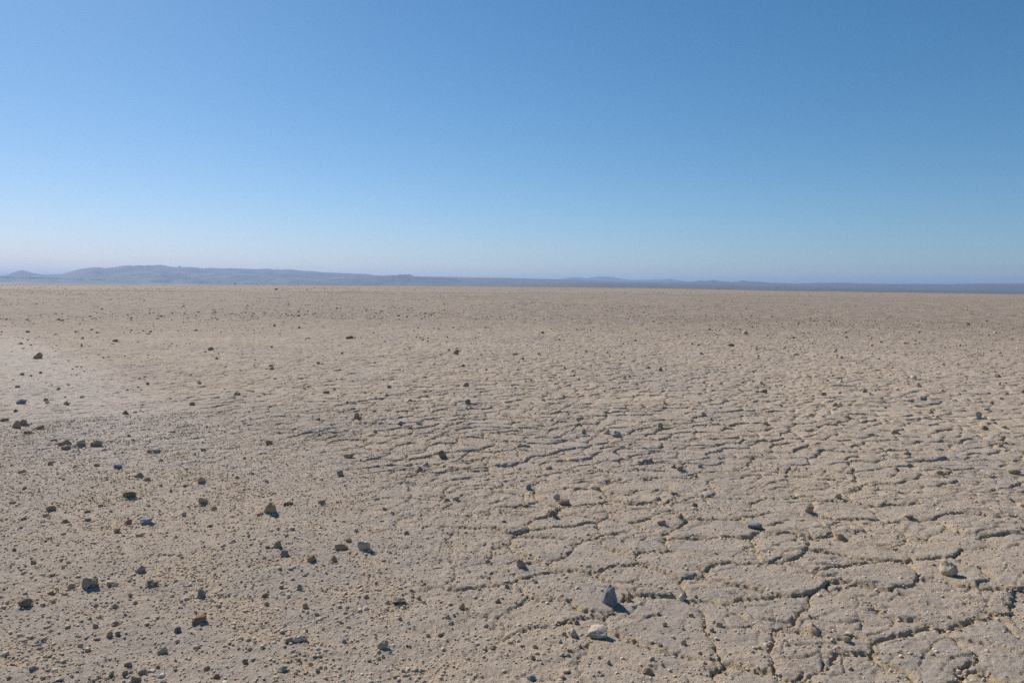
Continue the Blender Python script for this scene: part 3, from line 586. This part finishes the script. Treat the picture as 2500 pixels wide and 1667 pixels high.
def ground_material():
    t = NT('playa_mud'); pos = t.n('ShaderNodeNewGeometry').outputs['Position']
    tr = t.n('ShaderNodeAttribute', attribute_name='trough').outputs['Fac']
    le = t.n('ShaderNodeVectorMath'); le.operation = 'LENGTH'; t.t.links.new(pos, le.inputs[0]); r = le.outputs['Value']
    grey, tan = C4(.462, .395, .338), C4(.518, .424, .335)
    big = t.noise(pos, 0.55, 4); mid = t.noise(pos, 5.0, 4); fine = t.noise(pos, 38, 4, .65)
    c = t.mix(t.ramp(big, .38, .66), grey, tan)
    c = t.mix(t.ramp(mid, .46, .72, 0, .55), c, C4(.575, .455, .345))            # sand blown into patches
    c = t.mix(t.math('MULTIPLY', t.ramp(tr, .12, .75), .9), c, C4(.575, .445, .290))   # sand lying in the cracks
    c = t.mix(t.ramp(t.noise(pos, 2.1, 3), .56, .74, 0, .45), c, C4(.425, .370, .320))  # greyer crust
    c = t.mix(t.ramp(fine, .30, .70, .85, 0), c, t.mix(1.0, c, C4(.80, .78, .76), 'MULTIPLY'))
    sp = t.n('ShaderNodeTexVoronoi', Scale=120.0); t.t.links.new(pos, sp.inputs['Vector'])
    spk = t.math('MULTIPLY', t.ramp(sp.outputs['Distance'], .10, .22, 1, 0), t.ramp(t.noise(pos, 300, 1), .58, .66))
    c = t.mix(t.math('MULTIPLY', spk, .5), c, C4(.75, .68, .6))
    sand = t.n('ShaderNodeAttribute', attribute_name='sand').outputs['Fac']
    c = t.mix(t.math('MULTIPLY', sand, .40), c, C4(.575, .425, .275))         # ochre granules gathered in drifts
    pat = t.noise(t.scalevec(pos, (.10, .22, 1)), 1.0, 4, .6)
    c = t.mix(t.ramp(pat, .50, .66, 0, .55), c, C4(.41, .352, .305))
    c = t.mix(t.ramp(pat, .47, .34, 0, .45), c, C4(.56, .455, .365))
    # browner gravel further out; shade of the distant lumps put into the colour too
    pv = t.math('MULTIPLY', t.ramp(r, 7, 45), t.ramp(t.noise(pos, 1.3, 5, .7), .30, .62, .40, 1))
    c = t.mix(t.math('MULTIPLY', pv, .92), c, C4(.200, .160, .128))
    # a pale worn track across the left of the flat, and broad patches of silt and crust
    sub = t.n('ShaderNodeVectorMath'); sub.operation = 'SUBTRACT'; t.t.links.new(pos, sub.inputs[0]); sub.inputs[1].default_value = (-5.3, 9.1, 0)
    dot = t.n('ShaderNodeVectorMath'); dot.operation = 'DOT_PRODUCT'; t.t.links.new(sub.outputs[0], dot.inputs[0]); dot.inputs[1].default_value = (.778, .628, 0)
    dl = t.math('ADD', dot.outputs['Value'], t.math('MULTIPLY', t.math('SUBTRACT', t.noise(pos, .35, 3), .5), 1.8))
    trk = t.math('MULTIPLY', t.ramp(t.math('ABSOLUTE', dl), .35, 1.5, 1, 0), t.ramp(r, 5.5, 8))
    c = t.mix(t.math('MULTIPLY', t.math('MULTIPLY', trk, t.ramp(r, 17, 30, 1, .3)), .50), c, C4(.540, .480, .435))
    # browner stony strips far out
    strip = t.ramp(t.noise(t.scalevec(pos, (.004, .016, 1)), 1.0, 3), .42, .62)
    c = t.mix(t.math('MULTIPLY', t.math('MULTIPLY', strip, t.ramp(r, 90, 260)), .5), c, C4(.33, .265, .21))
    # scrubland past the rim of the playa
    c = t.mix(t.ramp(r, 1450, 1600), c, C4(.12, .105, .075))
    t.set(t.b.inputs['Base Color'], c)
    hb = t.math('ADD', t.noise(pos, 95, 5, .7), t.math('MULTIPLY', t.noise(pos, 330, 3, .7), .45))
    bm = t.bump(hb, 1.0, .013)
    hf = t.math('ADD', t.noise(pos, 5.5, 4, .65), t.math('MULTIPLY', t.noise(pos, 1.6, 3, .6), 1.6))
    b2 = t.bump(t.math('MULTIPLY', hf, t.ramp(r, 12, 45)), .7, .07); t.t.links.new(b2.outputs[0], bm.inputs['Normal'])
    t.t.links.new(bm.outputs[0], t.b.inputs['Normal'])
    return t.m
def stone_material(name, a, b, vein=None):
    t = NT(name); tc = t.n('ShaderNodeTexCoord').outputs['Object']
    oi = t.n('ShaderNodeObjectInfo').outputs['Random']
    off = t.n('ShaderNodeVectorMath'); off.operation = 'ADD'; t.t.links.new(tc, off.inputs[0])
    cx = t.n('ShaderNodeCombineXYZ'); t.set(cx.inputs[0], t.math('MULTIPLY', oi, 37.0)); t.set(cx.inputs[1], t.math('MULTIPLY', oi, 11.0))
    t.t.links.new(cx.outputs[0], off.inputs[1]); p = off.outputs[0]
    c = t.mix(t.ramp(t.noise(p, 24, 5, .65), .32, .68), C4(*a), C4(*b))
    c = t.mix(t.ramp(t.noise(p, 95, 4, .7), .35, .75, .6, 0), c, t.mix(1.0, c, C4(.68, .66, .64), 'MULTIPLY'))
    if vein: c = t.mix(t.ramp(t.noise(p, 34, 5, .7), .60, .70, 0, .6), c, C4(*vein))
    v = t.math('ADD', .78, t.math('MULTIPLY', oi, .44))
    g = t.n('ShaderNodeCombineXYZ'); [t.set(g.inputs[i], v) for i in range(3)]
    c = t.mix(1.0, c, g.outputs[0], 'MULTIPLY')
    t.set(t.b.inputs['Base Color'], c)
    hb = t.math('ADD', t.noise(p, 60, 5, .7), t.math('MULTIPLY', t.noise(p, 210, 4, .7), .4))
    bm = t.bump(hb, .9, .008); t.t.links.new(bm.outputs[0], t.b.inputs['Normal'])
    return t.m
TONES = {'L': ((.215, .235, .255), (.310, .325, .335), (.48, .47, .44)), 'B': ((.520, .375, .235), (.390, .280, .180), None),
         'G': ((.500, .425, .325), (.370, .315, .250), (.58, .50, .40)), 'D': ((.375, .285, .195), (.285, .222, .155), None),
         'T': ((0.528, 0.396, 0.255), (0.440, 0.326, 0.211), None), 'C': ((.640, .535, .395), (.530, .425, .305), (.72, .63, .51)),
         'P': ((0.563, 0.405, 0.304), (0.458, 0.326, 0.246), None), 'W': ((.630, .550, .450), (.510, .430, .340), None),
         'O': ((.620, .430, .235), (.500, .340, .190), None), 'R': ((.430, .240, .140), (.320, .185, .115), (.60, .44, .29)),
         'N': ((.380, .365, .270), (.280, .275, .215), (.50, .45, .34)), 'K': ((.560, .455, .335), (.460, .380, .290), (.310, .265, .215))}
SM = {k: stone_material('stone_' + n, *TONES[k]) for k, n in dict(L='blue_grey', B='brown', G='grey', D='dark', T='tan', C='pale',
      P='pinkish', W='white', O='orange', R='reddish', N='greenish', K='grey_tan').items()}
def grit_material(name, cols):
    """each grain gets one tone of its own"""
    t = NT(name); ri = t.n('ShaderNodeNewGeometry').outputs['Random Per Island']
    cr = t.n('ShaderNodeValToRGB'); t.set(cr.inputs[0], ri); e = cr.color_ramp.elements; cr.color_ramp.interpolation = 'CONSTANT'
    while len(e) < len(cols): e.new(1.0)
    for i, (p, c) in enumerate(cols): e[i].position = p; e[i].color = C4(*c)
    t.set(t.b.inputs['Base Color'], cr.outputs[0]); return t.m
def hill_material(name, a, b, pale=None, sc=.004):
    t = NT(name); pos = t.n('ShaderNodeNewGeometry').outputs['Position']
    c = t.mix(t.ramp(t.noise(pos, sc, 6, .6), .35, .65), C4(*a), C4(*b))
    if pale:
        z = t.n('ShaderNodeSeparateXYZ'); t.t.links.new(pos, z.inputs[0])
        f = t.math('MULTIPLY', t.ramp(t.noise(t.scalevec(pos, (.0022, .0022, .05)), 1.0, 3), .50, .60), t.ramp(z.outputs[2], pale[0], pale[1], 1, 0))
        c = t.mix(t.math('MULTIPLY', f, .5), c, C4(.50, .42, .33))
    t.set(t.b.inputs['Base Color'], c); return t.m

# ------------------------------------------------------------ the ground sheet
def drift(x, y):
    return sstep(.05, .55, perlin(x * 2.2, y * 2.2, 91) + .55 * perlin(x * 6.5, y * 6.5, 92) + .15 * perlin(x * 20, y * 20, 97))
def build_ground():
    rs = [0.25]
    while rs[-1] < 26000: rs.append(rs[-1] + float(row_step(rs[-1])) if rs[-1] > 1.95 else rs[-1] + 0.17)
    r = np.array(rs)
    a = np.concatenate([np.arange(-44, 44.001, .083), np.arange(47, 314, 5.0)]); a = np.radians(a)
    Rr, A = np.meshgrid(r, a, indexing='ij')
    X = Rr * np.sin(A); Y = Rr * np.cos(A)
    Z, T = ground_height(X, Y)
    me = grid_mesh('ground', X, Y, Z, wrap=True)
    at = me.attributes.new('trough', 'FLOAT', 'POINT'); at.data.foreach_set('value', T.astype(np.float32).ravel())
    cl = drift(X, Y) * (1 - .75 * crack_mask(X, Y)) * (Y > 0) * sstep(14, 6, Rr)
    at = me.attributes.new('sand', 'FLOAT', 'POINT'); at.data.foreach_set('value', np.clip(cl, 0, 1).astype(np.float32).ravel())
    return link('ground', me, ground_material(), kind='structure')
build_ground()

# ------------------------------------------------------------ stones
import bmesh
def ico(n):
    bm = bmesh.new(); bmesh.ops.create_icosphere(bm, subdivisions=n, radius=1.0)
    bm.verts.ensure_lookup_table(); bm.verts.index_update()
    v = np.array([q.co[:] for q in bm.verts]); f = np.array([[w.index for w in q.verts] for q in bm.faces], np.int32)
    bm.free(); return v, f
ICO = {n: ico(n) for n in (1, 2, 3, 4, 5)}
def rock_shape(sub, seed, form, rough=1.0):
    g = np.random.default_rng(seed); v, f = ICO[sub]; p = v.copy()
    if form == 'b':
        p = np.sign(p) * np.abs(p) ** .50; p /= np.abs(p).max()
        q = g.normal(size=(3,)) * .10; p[:, 0] += q[0] * p[:, 2]; p[:, 1] += q[1] * p[:, 2]
    elif form == 'w':
        top = np.clip(p[:, 2], 0, 1); k = 1 - .62 * top ** 1.1
        p[:, 0] = p[:, 0] * k + top * g.uniform(-.30, .30); p[:, 1] *= k
    elif form == 'd':
        top = np.clip(p[:, 2], 0, 1); k = 1 - .30 * top ** 1.6; p[:, 0] = p[:, 0] * k + .08 * top; p[:, 1] *= k
    elif form == 's':
        p[:, 2] *= 1 - .35 * np.clip(p[:, 0], -1, 1) * g.choice([-1, 1])
    low = {'w': .40, 'd': .34, 'r': .70, 'o': .80, 'b': .75}.get(form, 1.0)      # broad, settled base
    p[:, 2] = np.where(p[:, 2] < 0, p[:, 2] * low, p[:, 2])
    nf = {'d': 12, 'b': 10, 'w': 13, 's': 11, 'f': 8}.get(form, 12)
    if form == 'o': nf = 6
    for _ in range(nf):                                     # broken faces
        n = g.normal(size=3); n /= np.linalg.norm(n); o = g.uniform(.56, .90)
        if form in 'fo': o = max(o, .75)
        if form == 'd': o = max(o, .70)
        d = p @ n - o; p -= np.outer(np.clip(d, 0, None) * .93, n)
    u = p / np.maximum(np.linalg.norm(p, axis=1, keepdims=True), 1e-6)
    disp = np.zeros(len(p))
    for fr, am, m in ((2.2, .11, 4), (5, .060, 6), (11, .032, 8), (23, .020, 8), (47, .012, 10)):
        if fr > 4 * 2 ** sub / 1.6: continue
        for _ in range(m):
            k = g.normal(size=3); k /= np.linalg.norm(k)
            disp += am * np.sin(p @ k * fr * g.uniform(.75, 1.3) + g.uniform(0, 6.28)) / math.sqrt(m) * 1.3
    for fr, am in ((3.2, .075), (6.5, .040), (13, .020)):    # creases between the chipped faces
        if fr > 2 ** sub / 1.3: continue
        for _ in range(3):
            k = g.normal(size=3); k /= np.linalg.norm(k)
            disp -= am * (1 - np.abs(np.sin(p @ k * fr * g.uniform(.7, 1.3) + g.uniform(0, 6.28) + .8 * np.sin(p[:, 0] * 4 + p[:, 2] * 3)))) ** 3
    p = p + u * (disp * rough * (.55 if form == 'd' else 1))[:, None]
    lo, hi = p.min(0), p.max(0); p = (p - (lo + hi) / 2) / ((hi - lo) / 2)
    return p, f
def place_stone(i, x, y, W, D, H, tone, form, label):
    px = W / math.hypot(x, y) * 740
    sub = 5 if px > 26 else 4 if px > 9 else 3
    p, f = rock_shape(sub, 1000 + i, form)
    if form == 'd':                                          # keep the one that stands broad on the ground
        def spread(q):
            lo, hi = q[q[:, 2] < -.45], q[q[:, 2] > .55]
            return np.ptp(lo[:, 0]) - 2 * abs(np.ptp(hi[:, 0]) - .95) - 1.5 * abs(hi[:, 0].mean() - .1)
        p, f = max((rock_shape(sub, 1000 + i + 300 * k, form) for k in range(24)), key=lambda t_: spread(t_[0]))
    g = np.random.default_rng(5000 + i)
    bury = .34 if form == 'w' else .30 if form == 'd' else .24
    q = p * np.array([W / 2, D / 2, H * (1 + bury) / 2])
    a = g.uniform(-.35, .35) + math.atan2(-x, y); c, s = math.cos(a), math.sin(a)
    q = np.stack([q[:, 0] * c - q[:, 1] * s, q[:, 0] * s + q[:, 1] * c, q[:, 2]], 1)
    q[:, 2] += H * (1 + bury) / 2 - H * bury
    n = 'rock' if W > .085 else 'stone' if W > .03 else 'pebble'
    me = raw_mesh(n, q, f)
    ox = np.array([0, .3 * W, -.3 * W, 0, 0]); oy = np.array([0, 0, 0, .3 * D, -.3 * D])
    z = float(np.min(ground_height(x + ox, y + oy)[0]) * .5 + np.mean(ground_height(x + ox, y + oy)[0]) * .5)
    if form == 'd': z = float(np.max(ground_height(x + ox, y + oy)[0])) + .004
    link(n, me, SM[tone], label, n, group='stones scattered over the playa', loc=(x, y, z))
for i, s in enumerate(STONES): place_stone(i, *s)

# gravel and the countless smaller stones: each kind one mass
def scatter(name, mat, pts, sizes, sub, seed, variants=14, squash=(.45, .8), flat=False):
    g = np.random.default_rng(seed); tv = [rock_shape(sub, seed * 97 + k, 'rbwr'[k % 4], .8 if sub > 1 else .5) for k in range(variants)]
    z, _ = ground_height(pts[:, 0], pts[:, 1])
    n = len(pts); which = g.integers(0, variants, n); V = []; F = []; base = 0
    for k in range(variants):
        m = np.where(which == k)[0]
        if not len(m): continue
        v, f = tv[k]; a = g.uniform(0, 6.283, len(m)); s = sizes[m] / 2
        sx = s * g.uniform(.85, 1.15, len(m)); sy = s * g.uniform(.65, 1.0, len(m)); sz = s * g.uniform(*squash, len(m))
        X = v[None, :, 0] * sx[:, None]; Y = v[None, :, 1] * sy[:, None]
        c, sn = np.cos(a)[:, None], np.sin(a)[:, None]
        Q = np.stack([X * c - Y * sn + pts[m, 0][:, None], X * sn + Y * c + pts[m, 1][:, None],
                      v[None, :, 2] * sz[:, None] + (z[m] + sz * .40)[:, None]], -1)
        V.append(Q.reshape(-1, 3)); nv = len(v)
        F.append((f[None] + (base + np.arange(len(m)) * nv)[:, None, None]).reshape(-1, 3)); base += nv * len(m)
    return link(name, raw_mesh(name, np.concatenate(V), np.concatenate(F), not flat), mat, kind='stuff')
def sector(n, r0, r1, half, seed):
    g = np.random.default_rng(seed); r = np.sqrt(g.uniform(r0 * r0, r1 * r1, n)); a = g.uniform(-half, half, n)
    return np.stack([r * np.sin(a), r * np.cos(a)], 1), g
GRIT = [(0.0, (.52, .415, .305)), (.22, (.55, .44, .315)), (.45, (.47, .375, .275)), (.62, (.54, .455, .36)), (.76, (.41, .33, .25)), (.87, (.36, .305, .25)), (.968, (.63, .55, .45)), (.985, (.31, .265, .225))]
STN = [(0.0, (.42, .32, .21)), (.25, (.32, .25, .18)), (.48, (.50, .38, .25)), (.68, (.26, .205, .155)), (.82, (.58, .46, .33)), (.91, (.68, .57, .43)), (.97, (.28, .255, .235))]
def make_scatter():
    gm, sm = grit_material('grit', GRIT), grit_material('small_stone', STN)
    # granules near the camera, thick in sandy patches and in the pebbly left foreground
    p, g = sector(330000, 1.9, 9.5, R(46), 1)
    M = crack_mask(p[:, 0], p[:, 1]); cl = drift(p[:, 0], p[:, 1])
    _, tr = ground_height(p[:, 0], p[:, 1])
    dens = (.16 + .44 * (1 - M)) * (.65 + 1.0 * cl) + .35 * tr
    dens *= np.clip(1.25 - p[:, 1] / 11 + .25 * (1 - M), .25, 1.4)
    p = p[g.uniform(0, 1, len(p)) < dens]; s = np.clip(np.exp(g.normal(math.log(.0078), .42, len(p))), .004, .026)
    big = s > .012
    scatter('gravel', gm, p[big], s[big], 2, 41); scatter('fine_gravel', gm, p[~big], s[~big], 1, 42)
    # stones out to the middle distance
    p, g = sector(42000, 6, 45, R(46), 2)
    f = np.clip(.16 + .50 * sstep(-.25, .45, p[:, 0] / p[:, 1]) + .5 * perlin(p[:, 0] * .35, p[:, 1] * .35, 93), .05, 1) * sstep(5, 14, p[:, 1])
    p = p[g.uniform(0, 1, len(p)) < f]; s = np.clip(np.exp(g.normal(math.log(.031), .48, len(p))), .015, .085)
    s *= .65 + .35 * np.clip(np.hypot(p[:, 0], p[:, 1]) / 25, 0, 1)
    scatter('scattered_stones', sm, p, s, 2, 43)
    # and on to the horizon
    p, g = sector(130000, 35, 260, R(44), 3)
    f = np.clip(.45 + .9 * perlin(p[:, 0] * .05, p[:, 1] * .05, 94) + .3 * perlin(p[:, 0] * .3, p[:, 1] * .3, 95), .06, 1)
    p = p[g.uniform(0, 1, len(p)) < f]; s = np.clip(np.exp(g.normal(math.log(.072), .42, len(p))), .04, .21)
    scatter('far_stones', sm, p, s, 1, 44)
    p, g = sector(22000, 250, 900, R(43), 4)
    f = np.clip(.35 + 1.2 * perlin(p[:, 0] * .006, p[:, 1] * .02, 96), .03, 1)
    p = p[g.uniform(0, 1, len(p)) < f]; s = np.clip(np.exp(g.normal(math.log(.28), .35, len(p))), .12, .6)
    scatter('farthest_stones', sm, p, s, 1, 45)
make_scatter()
# a few more single stones of the photograph that are too small to tell apart
def make_minor():
    a = np.array([(m[0], m[1], m[2]) for m in MINOR])
    scatter('minor_stones', grit_material('minor_stone', STN), a[:, :2], a[:, 2], 2, 46, squash=(.7, 1.0))
make_minor()

# ------------------------------------------------------------ hills and the plain before them
def hill(name, key, D, wf, wb, mat, ero=.16, power=1.35, seed=0, foot=-6.0):
    P = PROFILES[key]; az = np.array([p[0] for p in P]); el = np.array([p[1] for p in P])
    a = np.arange(az[0], az[-1], .0007); t = np.concatenate([np.linspace(-1, 0, 70), np.linspace(0, 1, 22)[1:]])
    T, A = np.meshgrid(t, a, indexing='ij'); r = D + np.where(T < 0, T * wf, T * wb)
    X, Y = r * np.sin(A), r * np.cos(A)
    E = np.interp(A, az, el); E = E + .00010 * perlin(A * 380, A * 0 + 3.3, seed + 1) + .00006 * perlin(A * 1100, A * 0 + 7.7, seed + 2)
    crest = D * np.tan(E) + 1.5
    Sh = np.where(T < 0, (1 + np.clip(T, -1, 0)) ** power, (1 - np.clip(T, 0, 1)) ** 1.2)
    n = np.abs(perlin(X * .0017, Y * .0011, seed + 3)) + .5 * np.abs(perlin(X * .0045, Y * .003, seed + 4)) + .25 * np.abs(perlin(X * .012, Y * .008, seed + 5))
    mid = 4 * Sh * (1 - Sh)
    Z = crest * (Sh - ero * n * mid) + foot * (1 - Sh)
    return link(name, grid_mesh(name, X, Y, Z), mat, kind='structure')
hill('ridge_hills', 'ridge', 9000, 3600, 2500, hill_material('ridge_rock', (.17, .14, .115), (.085, .072, .06), (9, 26)), .26, 1.30, 100)
hill('butte_hills', 'butte', 6800, 1500, 1500, hill_material('butte_rock', (.105, .085, .07), (.06, .052, .045), (4, 18)), .18, 1.2, 110)
hill('knoll_hill', 'knoll', 10500, 900, 900, hill_material('knoll_rock', (.17, .14, .12), (.11, .09, .08)), .15, 1.2, 120)
hill('slope_hills', 'slope', 8400, 3800, 2500, hill_material('slope_rock', (.125, .108, .090), (.085, .074, .062)), .05, 1.1, 130)
hill('apron_terrain', 'apron', 5600, 2600, 1500, hill_material('apron_scrub', (.105, .092, .072), (.075, .066, .054)), .03, 1.05, 140)
hill('far_hills', 'far', 15500, 2500, 2000, hill_material('far_rock', (.17, .145, .125), (.12, .10, .09)), .15, 1.2, 150)
hill('bump_hills', 'bumps', 11500, 1800, 1500, hill_material('bump_rock', (.12, .10, .085), (.08, .07, .06)), .15, 1.2, 160)

# ------------------------------------------------------------ small far things
def join(parts):
    V, F, b = [], [], 0
    for v, f in parts: V.append(np.array(v, float)); F.append(np.array(f, np.int32) + b); b += len(v)
    return np.concatenate(V), np.concatenate(F)
def box(x0, x1, y0, y1, z0, z1, tx=1.0):
    mx, my = (x0 + x1) / 2, (y0 + y1) / 2
    v = [(x, y, z0) for x, y in ((x0, y0), (x1, y0), (x1, y1), (x0, y1))] + \
        [(mx + (x - mx) * tx, my + (y - my) * tx, z1) for x, y in ((x0, y0), (x1, y0), (x1, y1), (x0, y1))]
    return v, [(0, 3, 2, 1), (4, 5, 6, 7), (0, 1, 5, 4), (1, 2, 6, 5), (2, 3, 7, 6), (3, 0, 4, 7)]
def bar(a, b, w):
    a, b = Vector(a), Vector(b); d = (b - a).normalized(); u = d.orthogonal().normalized(); v = d.cross(u)
    vs = [tuple(p + (u * i + v * j) * w / 2) for p in (a, b) for i, j in ((-1, -1), (1, -1), (1, 1), (-1, 1))]
    return vs, [(0, 3, 2, 1), (4, 5, 6, 7), (0, 1, 5, 4), (1, 2, 6, 5), (2, 3, 7, 6), (3, 0, 4, 7)]
plain = NT('grey_metal'); plain.set(plain.b.inputs['Base Color'], plain.mix(plain.noise(None, 3), C4(.13, .13, .14), C4(.20, .20, .21)))
pale = NT('pale_wall'); pale.set(pale.b.inputs['Base Color'], pale.mix(pale.noise(None, 4), C4(.72, .70, .66), C4(.80, .78, .75)))
roofm = NT('pale_roof'); roofm.set(roofm.b.inputs['Base Color'], roofm.mix(roofm.noise(None, 4), C4(.55, .54, .53), C4(.68, .67, .66)))
leaf = NT('desert_leaf'); leaf.set(leaf.b.inputs['Base Color'], leaf.mix(leaf.noise(None, 2.5), C4(.17, .16, .13), C4(.23, .21, .17)))
def at(az, el, D, dz=0.0): return (D * math.sin(az), D * math.cos(az), 1.5 + D * math.tan(el) + dz)
def tower(az, el, D, H, W, label, hut):
    root = bpy.data.objects.new('radio_mast', None); col.objects.link(root); root.location = at(az, el, D, -4)
    root['label'] = label; root['category'] = 'mast'; root['group'] = 'masts on the hill ridge'
    P = []; n = 5; c = [(-1, -1), (1, -1), (1, 1), (-1, 1)]
    lv = [(W / 2 * (1 - .8 * k / n), H * k / n) for k in range(n + 1)]
    for (w0, z0), (w1, z1) in zip(lv, lv[1:]):
        for k in range(4):
            (ax, ay), (bx, by) = c[k], c[(k + 1) % 4]
            P += [bar((ax * w0, ay * w0, z0), (ax * w1, ay * w1, z1), .9), bar((ax * w0, ay * w0, z0), (bx * w1, by * w1, z1), .6),
                  bar((ax * w1, ay * w1, z1), (bx * w1, by * w1, z1), .6)]
    v, f = join(P); o = link('lattice', raw_mesh('lattice', v, f, False), plain.m); o.parent = root
    v, f = join([bar((0, 0, H), (0, 0, H * 1.25), .7)]); o = link('antenna', raw_mesh('antenna', v, f, False), plain.m); o.parent = root
    if hut:
        v, f = join([box(W * .5, W * .5 + hut, -4, 4, -3, hut * .6), box(W * .5 - .6, W * .5 + hut + .6, -4.6, 4.6, hut * .6 + .01, hut * .6 + 1, .8)])
        o = link('hut', raw_mesh('hut', v, f, False), plain.m); o.parent = root
tower(-.3079, .02225, 9000, 20, 9, 'thin grey spike of a mast, tallest on the long ridge right of its middle', 0)
tower(-.2974, .02225, 9000, 9, 13, 'short squat grey mast on the ridge just right of the tallest spike', 8)
tower(-.4223, .02366, 9000, 17, 10, 'grey mast with a hut at its foot on the high part of the ridge', 12)
def house(az, el, D, w, label):
    root = bpy.data.objects.new('house', None); col.objects.link(root); root.location = at(az, el, D, -2); root.rotation_euler[2] = -az
    root['label'] = label; root['category'] = 'house'; root['group'] = 'pale houses at the foot of the ridge'
    v, f = join([box(-w / 2, w / 2, -4, 4, -4, 5)]); o = link('wall', raw_mesh('wall', v, f, False), pale.m); o.parent = root
    v = [(-w / 2 - .6, -4.6, 5.02), (w / 2 + .6, -4.6, 5.02), (w / 2 + .6, 4.6, 5.02), (-w / 2 - .6, 4.6, 5.02), (-w / 2 - .6, 0, 7.4), (w / 2 + .6, 0, 7.4)]
    me = bpy.data.meshes.new('roof'); me.from_pydata(v, [], [(0, 1, 5, 4), (2, 3, 4, 5), (1, 2, 5), (3, 0, 4), (0, 3, 2, 1)]); o = link('roof', me, roofm.m); o.parent = root
house(-.3379, .00480, 5300, 8, 'tiny pale house at the ridge foot, leftmost of four pale specks')
house(-.3318, .00470, 5300, 10, 'tiny whitish house at the ridge foot, second from the left of four')
house(-.2935, .00520, 5300, 8, 'tiny pale house below the mast spike, third from the left of four')
house(-.2814, .00500, 5300, 11, 'tiny whitish house at the ridge foot, rightmost of four pale specks')
def leaf_clump(cx, cy, cz, rx, ry, rz, n, s, g):
    d = g.normal(size=(n, 3)); d /= np.linalg.norm(d, axis=1, keepdims=True); d *= g.uniform(.35, 1, (n, 1)) ** .5
    c = d * np.array([rx, ry, rz]) + np.array([cx, cy, cz]); u = g.normal(size=(n, 3)); u /= np.linalg.norm(u, axis=1, keepdims=True)
    w = np.cross(u, g.normal(size=(n, 3))); w /= np.linalg.norm(w, axis=1, keepdims=True); s = s * g.uniform(.6, 1.3, (n, 1))
    v = np.stack([c - u * s - w * s * .5, c + u * s - w * s * .5, c + u * s + w * s * .5, c - u * s + w * s * .5], 1).reshape(-1, 3)
    return v, np.arange(n * 4).reshape(-1, 4)
def bush(az, el, D, w, h, label, seed):
    g = np.random.default_rng(seed); root = bpy.data.objects.new('bush', None); col.objects.link(root); root.location = at(az, el, D, -.3)
    root['label'] = label; root['category'] = 'bush'
    v, f = join([leaf_clump(g.uniform(-.25, .25) * w, g.uniform(-.25, .25) * w, h * g.uniform(.4, .65), w * .3, w * .3, h * .4, 70, w * .07, g) for _ in range(5)])
    o = link('foliage', raw_mesh('foliage', v, f, False), leaf.m); o.parent = root
    v, f = join([bar((0, 0, -.2), (g.uniform(-.3, .3) * w, g.uniform(-.3, .3) * w, h * .7), .06 * w) for _ in range(5)])
    o = link('stem', raw_mesh('stem', v, f, False), SM['D']); o.parent = root
bush(-.3580, .00330, 1395, 3.4, 2.2, 'small dark bush on the horizon under the tall part of the ridge', 1)
bush(.1850, .00300, 1395, 1.5, 3.2, 'narrow dark upright bush on the horizon right of the picture centre', 2)
bush(.2704, .00205, 1395, 2.6, 1.9, 'tiny dark bush on the horizon, the farther right of the specks', 3)
def boulder():
    p, f = rock_shape(3, 77, 'w'); q = p * np.array([.72, .55, .45]); q[:, 2] += .3
    x, y, D = 300 * math.sin(-.3087), 300 * math.cos(-.3087), 300
    z = float(ground_height(np.array([x]), np.array([y]))[0][0])
    link('boulder', raw_mesh('boulder', q, f), SM['D'], 'dark triangular boulder standing out near the horizon on the left', 'boulder', loc=(x, y, z))
boulder()
def scrub():
    g = np.random.default_rng(8); P = []
    for a0, a1, n, el in ((-.603, -.545, 20, .0072), (-.545, -.50, 9, .0062), (-.452, -.415, 7, .0052), (-.40, -.36, 3, .0050)):
        for _ in range(n):
            az = g.uniform(a0, a1); D = g.uniform(5600, 5900); x, y, z = at(az, el + g.uniform(-.0004, .0006), D)
            w = g.uniform(14, 42); P.append(leaf_clump(x, y, z + 1, w, 6, g.uniform(1.6, 3.2), 30, 2.0, g))
    v, f = join(P); link('desert_scrub', raw_mesh('desert_scrub', v, f, False), leaf.m, kind='stuff')
scrub()

# ------------------------------------------------------------ the air
def haze():
    v, f = join([box(-19000, 19000, -600, 19000, -60, 260)])
    t = bpy.data.materials.new('haze'); t.use_nodes = True; n = t.node_tree; n.nodes.clear()
    pv = n.nodes.new('ShaderNodeVolumePrincipled'); pv.inputs['Color'].default_value = (.40, .615, .98, 1); pv.inputs['Density'].default_value = 1.02e-4
    pv.inputs['Anisotropy'].default_value = 0.2
    om = n.nodes.new('ShaderNodeOutputMaterial'); n.links.new(pv.outputs[0], om.inputs['Volume'])
    link('haze', raw_mesh('haze', v, f, False), t, kind='stuff')
haze()
